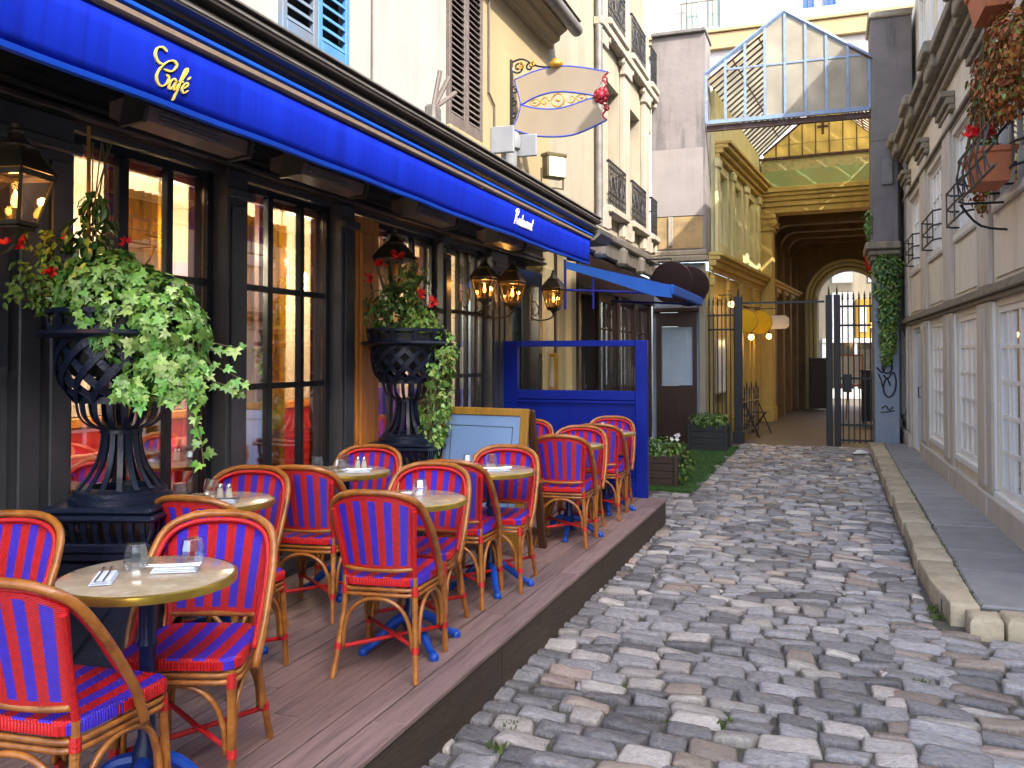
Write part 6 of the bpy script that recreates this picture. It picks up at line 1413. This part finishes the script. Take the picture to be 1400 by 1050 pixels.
def box_planter(x0, x1, y0, y1, h, label, m, nlab, leaves, white=False, fall=False):
    cx, cy = (x0+x1)/2, (y0+y1)/2; t = thing('planter_box', label, 'planter', (cx, cy, .012)); a, b = (x1-x0)/2, (y1-y0)/2; mb = MB()
    nb = 4
    for k in range(nb):
        z0, z1 = h*k/nb, h*(k+1)/nb-.006
        [(lambda q: (q.box(*bx, z0, z1, .004), obj('board', q, m, t)))(MB()) for bx in ((-a, a, -b, -b+.03), (-a, a, b-.03, b), (-a, -a+.03, -b+.031, b-.031), (a-.03, a, -b+.031, b-.031))]
    for sx in (-1, 1):
        for sy in (-1, 1): mb = MB(); mb.box(sx*(a+.012)-.03, sx*(a+.012)+.03, sy*(b+.012)-.03, sy*(b+.012)+.03, 0, h+.02, .006); obj('corner_post', mb, m, t)
    mb = MB(); mb.box(-a+.03, a-.03, -b+.03, b-.03, h-.09, h-.05); obj('soil', mb, 'earth', t)
    p_ = thing('planter_shrub', nlab, 'plant', (cx, cy, h)); O = p_.location.copy(); mb = MB(); bl = [(cx+a*.5*k, cy+b*.5*j, h+.08, a*.62, b*.62, .15) for k in (-1, 0, 1) for j in (-1, 1)]
    if fall: bl += [(x1+.04, cy-.1+.25*k, h*.55, .09, .2, h*.45) for k in range(3)]
    for p, n in on_blobs(bl, leaves, .5): put(mb, OVAL, p-O, n, R.uniform(.05, .09), R.choice((0, 0, 1)))
    obj('foliage', mb, ['leaf_dark', 'leaf_lime'], p_, kind='stuff')
    if white:
        fm = MB()
        for _ in range(9): blossom(fm, Vector((cx+R.uniform(-a, a), cy+R.uniform(-b, b), h+.22+R.uniform(-.03, .03)))-O, .04, 0)
        obj('flower', fm, 'white_paint', p_, kind='stuff')
box_planter(-2.75, -1.98, 11.78, 12.5, .40, 'brown timber planter box on the turf mat by the blue screen', 'planter_wood', 'leafy white flowering plant in the brown planter box', 900, True, True)
box_planter(-2.50, -1.86, 16.5, 17.2, .46, 'dark planter box by the open gate, at the end of the turf', 'planter_dark', 'low clipped hedge in the dark planter by the open gate', 600)

# ---------------------------------------------------------------- chalkboard
t = thing('menu_board', 'folding board with blank pale blue face in a golden wood frame', 'board', (-2.55, 6.36, .26), rad(-8)); t.scale = (1.08, 1, 1)
tilt = Matrix.Translation((0, -.16, 0)) @ Matrix.Rotation(rad(-7.5), 4, 'X'); tb = Matrix.Translation((0.03, .22, 0)) @ Matrix.Rotation(rad(11), 4, 'X')
def board(M, fm, face, side, suffix):
    mb = MB(); 
    for x0, x1, z0, z1 in ((-.37, -.31, 0, 1.10), (.31, .37, 0, 1.10), (-.31, .31, 1.04, 1.10), (-.31, .31, .10, .17)): mb.box(x0, x1, -.017, .017, z0, z1, .006)
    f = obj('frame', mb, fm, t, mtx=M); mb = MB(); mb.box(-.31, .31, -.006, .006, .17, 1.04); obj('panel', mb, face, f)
    mb = MB()
    for x0, x1, z0, z1 in ((-.255, .255, .955, .961), (-.255, .255, .255, .261), (-.255, -.249, .262, .954), (.249, .255, .262, .954)): mb.box(x0, x1, -.0085 if side < 0 else .0062, -.0062 if side < 0 else .0085, z0, z1)
    obj('border_line', mb, 'line_grey', f)
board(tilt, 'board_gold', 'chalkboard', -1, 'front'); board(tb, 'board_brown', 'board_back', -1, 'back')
mb = MB()
for x in (-.385, .40): mb.box(x-.006, x+.006, -.10, .16, .52, .55); 
obj('strut', mb, 'brass', t)

# ================================================================ chairs
def rrect(hx0, hx1, y0, y1, r, n=6):
    """rounded trapezoid outline: half-width hx0 at y0, hx1 at y1"""
    out = []
    for cx, cy, a0 in ((hx1-r, y1-r, 0), (-hx1+r, y1-r, 90), (-hx0+r, y0+r, 180), (hx0-r, y0+r, 270)):
        for k in range(n+1): a = rad(a0+90*k/n); out.append((cx+r*math.cos(a), cy+r*math.sin(a)))
    return out
def uvmesh(name, vs, fs, uvs, m, smooth=AUTO):
    mb = MB(); mb.add(vs, fs); me = mesh(name, mb, m, smooth); ul = me.uv_layers.new(name='UVMap')
    for lp in me.loops: ul.data[lp.index].uv = uvs[lp.vertex_index]
    return me
def make_chair():
    t = thing('bistro_chair', 'x', 'chair', (0, 0, .26), 0, 'red and blue woven rattan chairs on the terrace')
    # seat
    o = rrect(.188, .222, -.205, .215, .07); n = len(o); vs = []; uvs = []
    for sc, z in ((.94, .428), (1, .434), (1, .462), (.955, .473), (.5, .468)):
        for x, y in o: vs.append((x*sc, y*sc, z)); uvs.append((x*sc/.45+.5, (y*sc+.21)/.43*.92+.04))
    vs += [(0, 0, .465), (0, 0, .428)]; uvs += [(.5, .5), (.5, .5)]; fs = []
    for i in range(4):
        for k in range(n): fs.append((i*n+k, i*n+(k+1) % n, (i+1)*n+(k+1) % n, (i+1)*n+k))
    for k in range(n): fs += [(4*n+k, 4*n+(k+1) % n, 5*n), ((k+1) % n, k, 5*n+1)]
    link('seat', uvmesh('seat', vs, fs, uvs, 'woven_seat'), t)
    # woven back
    nu, nv = 18, 9; vs = []; uvs = []; fs = []
    def bp(u, v, d):
        hw = .168+.034*v; s = 2*u-1; zt = .862-.05*abs(s)**3.2; z = .515+(zt-.515)*v
        y = -.172-.088*((z-.44)/.4)**1.1-.030*(1-s*s)+d; return (hw*s, y, z)
    for d in (0, .013):
        for j in range(nv+1):
            for i in range(nu+1): vs.append(bp(i/nu, j/nv, d)); uvs.append((i/nu, j/nv))
    W_ = nu+1; S_ = W_*(nv+1)
    for j in range(nv):
        for i in range(nu): a = j*W_+i; fs += [(a, a+1, a+W_+1, a+W_), (S_+a, S_+a+W_, S_+a+W_+1, S_+a+1)]
    rim = list(range(nu))+[nu+W_*j for j in range(nv)]+[nv*W_+nu-i for i in range(nu)]+[W_*(nv-j) for j in range(nv)]
    for k in range(len(rim)): a, b = rim[k], rim[(k+1) % len(rim)]; fs.append((a, S_+a, S_+b, b))
    link('backrest', uvmesh('backrest', vs, fs, uvs, 'woven_back'), t)
    # bent rattan hoop with its red binding
    hp = [(.232, .045, .385), (.243, -.01, .50), (.243, -.085, .62), (.236, -.165, .735), (.205, -.232, .83), (.120, -.275, .877), (0, -.288, .886)]
    hoop = smoothpath(hp+[(-x, y, z) for x, y, z in hp[-2::-1]], 4)
    mb = MB(); mb.tube(hoop, .0155, 8); obj('back_hoop', mb, 'rattan', t, smooth=True)
    hi = [(.222, .03, .45), (.224, -.02, .53), (.222, -.095, .63), (.214, -.165, .735), (.184, -.225, .815), (.108, -.262, .853), (0, -.274, .862)]
    mb = MB(); mb.tube(smoothpath(hi+[(-x, y, z) for x, y, z in hi[-2::-1]], 4), .0105, 6); obj('hoop_binding', mb, 'red_binding', t, smooth=True)
    # stiles carrying on down as rear legs
    for s in (-1, 1): mb = MB(); mb.tube([(s*.168, -.170, .47), (s*.172, -.190, .55), (s*.186, -.232, .70), (s*.196, -.258, .80)], .0125, 7); obj('stile', mb, 'red_binding', t, smooth=AUTO)
    mb = MB(); mb.tube(smoothpath([(-.165, -.183, .512), (-.08, -.205, .508), (.08, -.205, .508), (.165, -.183, .512)], 4), .012, 7); obj('back_rail', mb, 'rattan', t, smooth=True)
    def nodes(mb, P, r, zs):
        for z in zs:
            for a, b in zip(P, P[1:]):
                lo, hi_ = sorted((a[2], b[2]))
                if lo <= z < hi_:
                    f = (z-a[2])/(b[2]-a[2]); c = Vector(a).lerp(Vector(b), f); mb.tube([c-Vector((0, 0, .006)), c, c+Vector((0, 0, .006))], [r*1.0, r*1.13, r*1.0], 8, cap=False)
    for s in (-1, 1):
        P = [(s*.202, -.255, 0), (s*.186, -.215, .16), (s*.173, -.180, .34), (s*.168, -.172, .47)]; mb = MB(); mb.tube(smoothpath(P, 3), .0145, 8); nodes(mb, P, .0145, (.2, .37)); lg = obj('leg', mb, 'rattan', t, smooth=AUTO)
        for a_, b_ in (((s*.1895, -.223, .128), (s*.1865, -.216, .158)), ((s*.172, -.178, .385), (s*.170, -.175, .425))): mb = MB(); mb.tube([a_, b_], .0175, 8); obj('binding', mb, 'red_binding', lg, smooth=AUTO)
    for s in (-1, 1):
        P = [(s*.207, .205, 0), (s*.200, .195, .2), (s*.192, .180, .43)]; mb = MB(); mb.tube(P, .0145, 8); nodes(mb, P, .0145, (.24, .35)); lg = obj('leg', mb, 'rattan', t, smooth=AUTO)
        for a_, b_ in (((s*.2025, .198, .128), (s*.2015, .196, .158)), ((s*.1945, .185, .365), (s*.193, .182, .415))): mb = MB(); mb.tube([a_, b_], .0175, 8); obj('binding', mb, 'red_binding', lg, smooth=AUTO)
    ring = [(x*.97, y*.97) for x, y in rrect(.188, .215, -.2, .205, .06, 4)]
    mb = MB()
    for z in (.413, .388): mb.tube([(x, y, z) for x, y in ring], .0105, 7, closed=True)
    obj('seat_frame', mb, 'rattan', t, smooth=True)
    def arch(a, b, z0):
        a, b = Vector(a), Vector(b); c = (a+b)/2; P = [a+Vector((0, 0, z0)), a.lerp(b, .02)+Vector((0, 0, .23)), a.lerp(b, .12)+Vector((0, 0, .315)), a.lerp(b, .3)+Vector((0, 0, .362)), c+Vector((0, 0, .374))]
        Q = [b+(a+b-2*c)*0+Vector((0, 0, z0)), b.lerp(a, .02)+Vector((0, 0, .23)), b.lerp(a, .12)+Vector((0, 0, .315)), b.lerp(a, .3)+Vector((0, 0, .362))]
        mb = MB(); mb.tube(smoothpath(P+Q[::-1], 3), .0105, 7); obj('brace', mb, 'rattan', t, smooth=True)
    arch((-.168, -.212, 0), (.168, -.212, 0), .135); arch((-.176, .186, 0), (.176, .186, 0), .135)
    arch((-.190, -.175, 0), (-.199, .165, 0), .15); arch((.190, -.175, 0), (.199, .165, 0), .15)
    for s, z in ((-1, .136), (1, .153)):
        mb = MB(); mb.tube([(s*.188, -.219, z), (0, -.01, z), (-s*.202, .197, z)], .0105, 7); obj('stretcher', mb, 'red_binding', t, smooth=True)
    return t
CH = make_chair(); CH.scale = (1, 1, .98)
chairs = [
 (-2.20, 2.08, 6, 'large near chair with its back to us, cut by the left corner'),
 (-2.18, 2.62, 199, 'chair facing us at the nearest table, under its right end'),
 (-2.95, 2.33, 196, 'chair facing us at the left edge, before the near urn'),
 (-2.68, 3.42, 4, 'chair mostly hidden behind the near urn pedestal and a facing chair'),
 (-2.98, 3.86, 192, 'chair facing us at the small table behind the near urn'),
 (-2.86, 4.50, 8, 'chair with its back to us beyond the urn, before the window'),
 (-2.95, 5.12, 190, 'chair facing us close to the window and the wooden post'),
 (-2.02, 3.84, 8, 'chair with its back to us standing alone mid terrace, whole frame in view'),
 (-2.13, 4.36, 188, 'chair facing us behind the mid terrace chair seen from the back'),
 (-2.17, 5.03, 7, 'chair with its back to us just left of the blank board'),
 (-2.08, 5.42, 186, 'chair facing us directly before the blank board'),
 (-2.03, 6.84, 6, 'chair with its back to us just right of the blank board'),
 (-2.06, 7.24, 186, 'chair facing us right of the board, second from its edge'),
 (-2.04, 8.04, 5, 'back-turned chair at the farthest table by the blue screen'),
 (-2.09, 8.52, 186, 'farthest chair facing us against the blue screen'),
 (-2.72, 7.85, 192, 'chair half hidden behind the blank board, before the blue screen'),
]
for i, (x, y, r, l) in enumerate(chairs):
    if i == 0: CH.location = (x, y, .26); CH.rotation_euler = (0, 0, rad(r)); CH['label'] = l
    else: dup(CH, (x, y, .26), rad(r), l)

# ================================================================ tables and what stands on them
def make_table():
    t = thing('bistro_table', 'x', 'table', (0, 0, .26), 0, 'round bistro tables on the terrace')
    mb = MB(); mb.lathe([(.27, .728), (.278, .731), (.278, .757), (.272, .760), (.001, .7605)], 48, cap=False); mb.lathe([(.27, .728), (.001, .728)], 48, cap=False); obj('tabletop', mb, 'marble', t, smooth=AUTO)
    mb = MB(); mb.lathe([(.2785, .728), (.287, .731), (.289, .743), (.287, .755), (.2785, .759)], 48, cap=False); obj('rim', mb, 'brass', t, smooth=AUTO)
    mb = MB(); mb.lathe([(.09, .727), (.09, .715), (.03, .70), (.026, .55), (.034, .53), (.026, .51), (.028, .22), (.045, .18), (.05, .12), (.035, .08), (.02, .07)], 18); obj('column', mb, 'table_blue', t, smooth=AUTO)
    fm = MB(); P = smoothpath([(.03, 0, .15), (.10, 0, .135), (.17, 0, .075), (.225, 0, .035), (.265, 0, .030)], 4); nP = len(P); fm.tube(P, [.026-.010*i/(nP-1) for i in range(nP)], 8); fm.lathe([(.022, .0), (.026, .010), (.024, .024), (.014, .034), (.002, .037)], 12, (.262, 0))
    me = mesh('foot', fm, 'foot_blue', AUTO)
    for k in range(4): link('foot', me, t, mtx=Matrix.Rotation(k*math.pi/2+.5, 4, 'Z'))
    return t
TB = make_table(); TZ = .26+.7605
tables = [(-2.16, 2.36, 'nearest round table, with two tumblers and cutlery'), (-2.95, 3.70, 'round table behind the near urn, with a pair of shakers'), (-2.93, 4.92, 'round table nearest the wooden post'),
          (-2.05, 4.10, 'round table between the two mid terrace chairs'), (-2.08, 5.30, 'round table just before the blank board'), (-2.07, 7.06, 'round table right of the blank board'), (-2.06, 8.30, 'farthest round table, by the blue screen'), (-3.02, 2.0, 'round table edge just showing at the left border')]
for i, (x, y, l) in enumerate(tables):
    if i == 0: TB.location = (x, y, .26); TB['label'] = l
    else: dup(TB, (x, y, .26), R.uniform(0, 1.5), l)
gm = MB(); gm.lathe([(.028, .001), (.030, .003), (.042, .034), (.041, .05), (.033, .088), (.031, .090)], 8, cap=False); gm.lathe([(.0302, .090), (.024, .0885), (.002, .088)], 8, cap=False); gm.lathe([(.0275, .003), (.0395, .034), (.0385, .05), (.031, .085)], 8, cap=False)
GME = mesh('tumbler', gm, 'tumbler')
def tumbler(x, y, l): o = link('tumbler', GME); o.location = (x, y, TZ); o.rotation_euler = (0, 0, R.uniform(0, 6)); tag(o, l, 'glass', 'upturned tumblers on the tables')
for x, y, l in ((-2.235, 2.385, 'upturned tumbler on the nearest table, left one'), (-2.12, 2.53, 'upturned tumbler on the nearest table, right one beside the napkin'),
                (-3.05, 3.78, 'tumbler on the table behind the near urn, beside the shakers'), (-3.10, 3.60, 'tumbler at the left edge of the table behind the near urn'),
                (-3.0, 5.02, 'tumbler on the table nearest the wooden post, left of its shakers'), (-2.88, 4.78, 'tumbler at the near edge of the table by the wooden post'), (-3.1, 4.86, 'tumbler at the far left of the table by the wooden post'),
                (-2.02, 4.14, 'tumbler on the mid terrace table, beside a folded napkin'), (-2.10, 5.36, 'tumbler on the table before the blank board'), (-2.24, 5.3, 'tumbler at the left of the table before the blank board'),
                (-2.12, 7.06, 'tumbler on the table right of the blank board'), (-2.10, 8.32, 'tumbler on the farthest table by the blue screen')): tumbler(x, y, l)
bm = MB(); bm.lathe([(.017, 0), (.018, .004), (.017, .03), (.013, .055), (.014, .06)], 12); cm = MB(); cm.lathe([(.0145, .0602), (.0145, .074), (.008, .082), (.001, .083)], 12)
BME, CME = mesh('body', bm, 'paper', AUTO), mesh('cap', cm, 'steel', AUTO)
for x, y, l in ((-2.93, 3.70, 'left shaker with a steel cap on the table behind the urn'), (-2.885, 3.71, 'right shaker with a steel cap on the table behind the urn'), (-2.88, 4.99, 'left shaker on the table by the wooden post'), (-2.84, 5.0, 'right shaker on the table by the wooden post')):
    t = thing('shaker', l, 'shaker', (x, y, TZ), 0, 'salt and pepper shakers'); link('body', BME, t); link('cap', CME, t)
def napkin(x, y, rz, l):
    t = thing('napkin', l, 'napkin', (x, y, TZ+.001), rz, 'folded napkins with cutlery')
    mb = MB()
    for k in range(3): mb.box(-.075+.004*k, .075-.003*k, -.035+.002*k, .035-.004*k, .0005+.0055*k, .005+.0055*k, .002)
    obj('cloth', mb, 'napkin', t); mb = MB()
    for dy in (-.012, .012): mb.tube([(-.09, dy, .0205), (.02, dy, .0195), (.05, dy, .021), (.085, dy, .0195)], [.003, .003, .0035, .008], 6)
    obj('cutlery', mb, 'steel', t)
for x, y, r, l in ((-2.10, 2.42, .5, 'folded napkin with cutlery on the nearest table'), (-2.23, 2.24, 2.2, 'napkin corner at the near side of the nearest table'), (-2.86, 3.62, .4, 'napkin on the table behind the urn'), (-2.80, 4.86, .5, 'napkin on the table by the wooden post'),
                   (-2.13, 4.08, .4, 'napkin on the mid terrace table'), (-2.0, 5.22, .5, 'napkin on the table before the blank board'), (-2.0, 7.05, .3, 'napkin on the table right of the blank board'), (-1.98, 8.25, .3, 'napkin on the farthest table')): napkin(x, y, r, l)
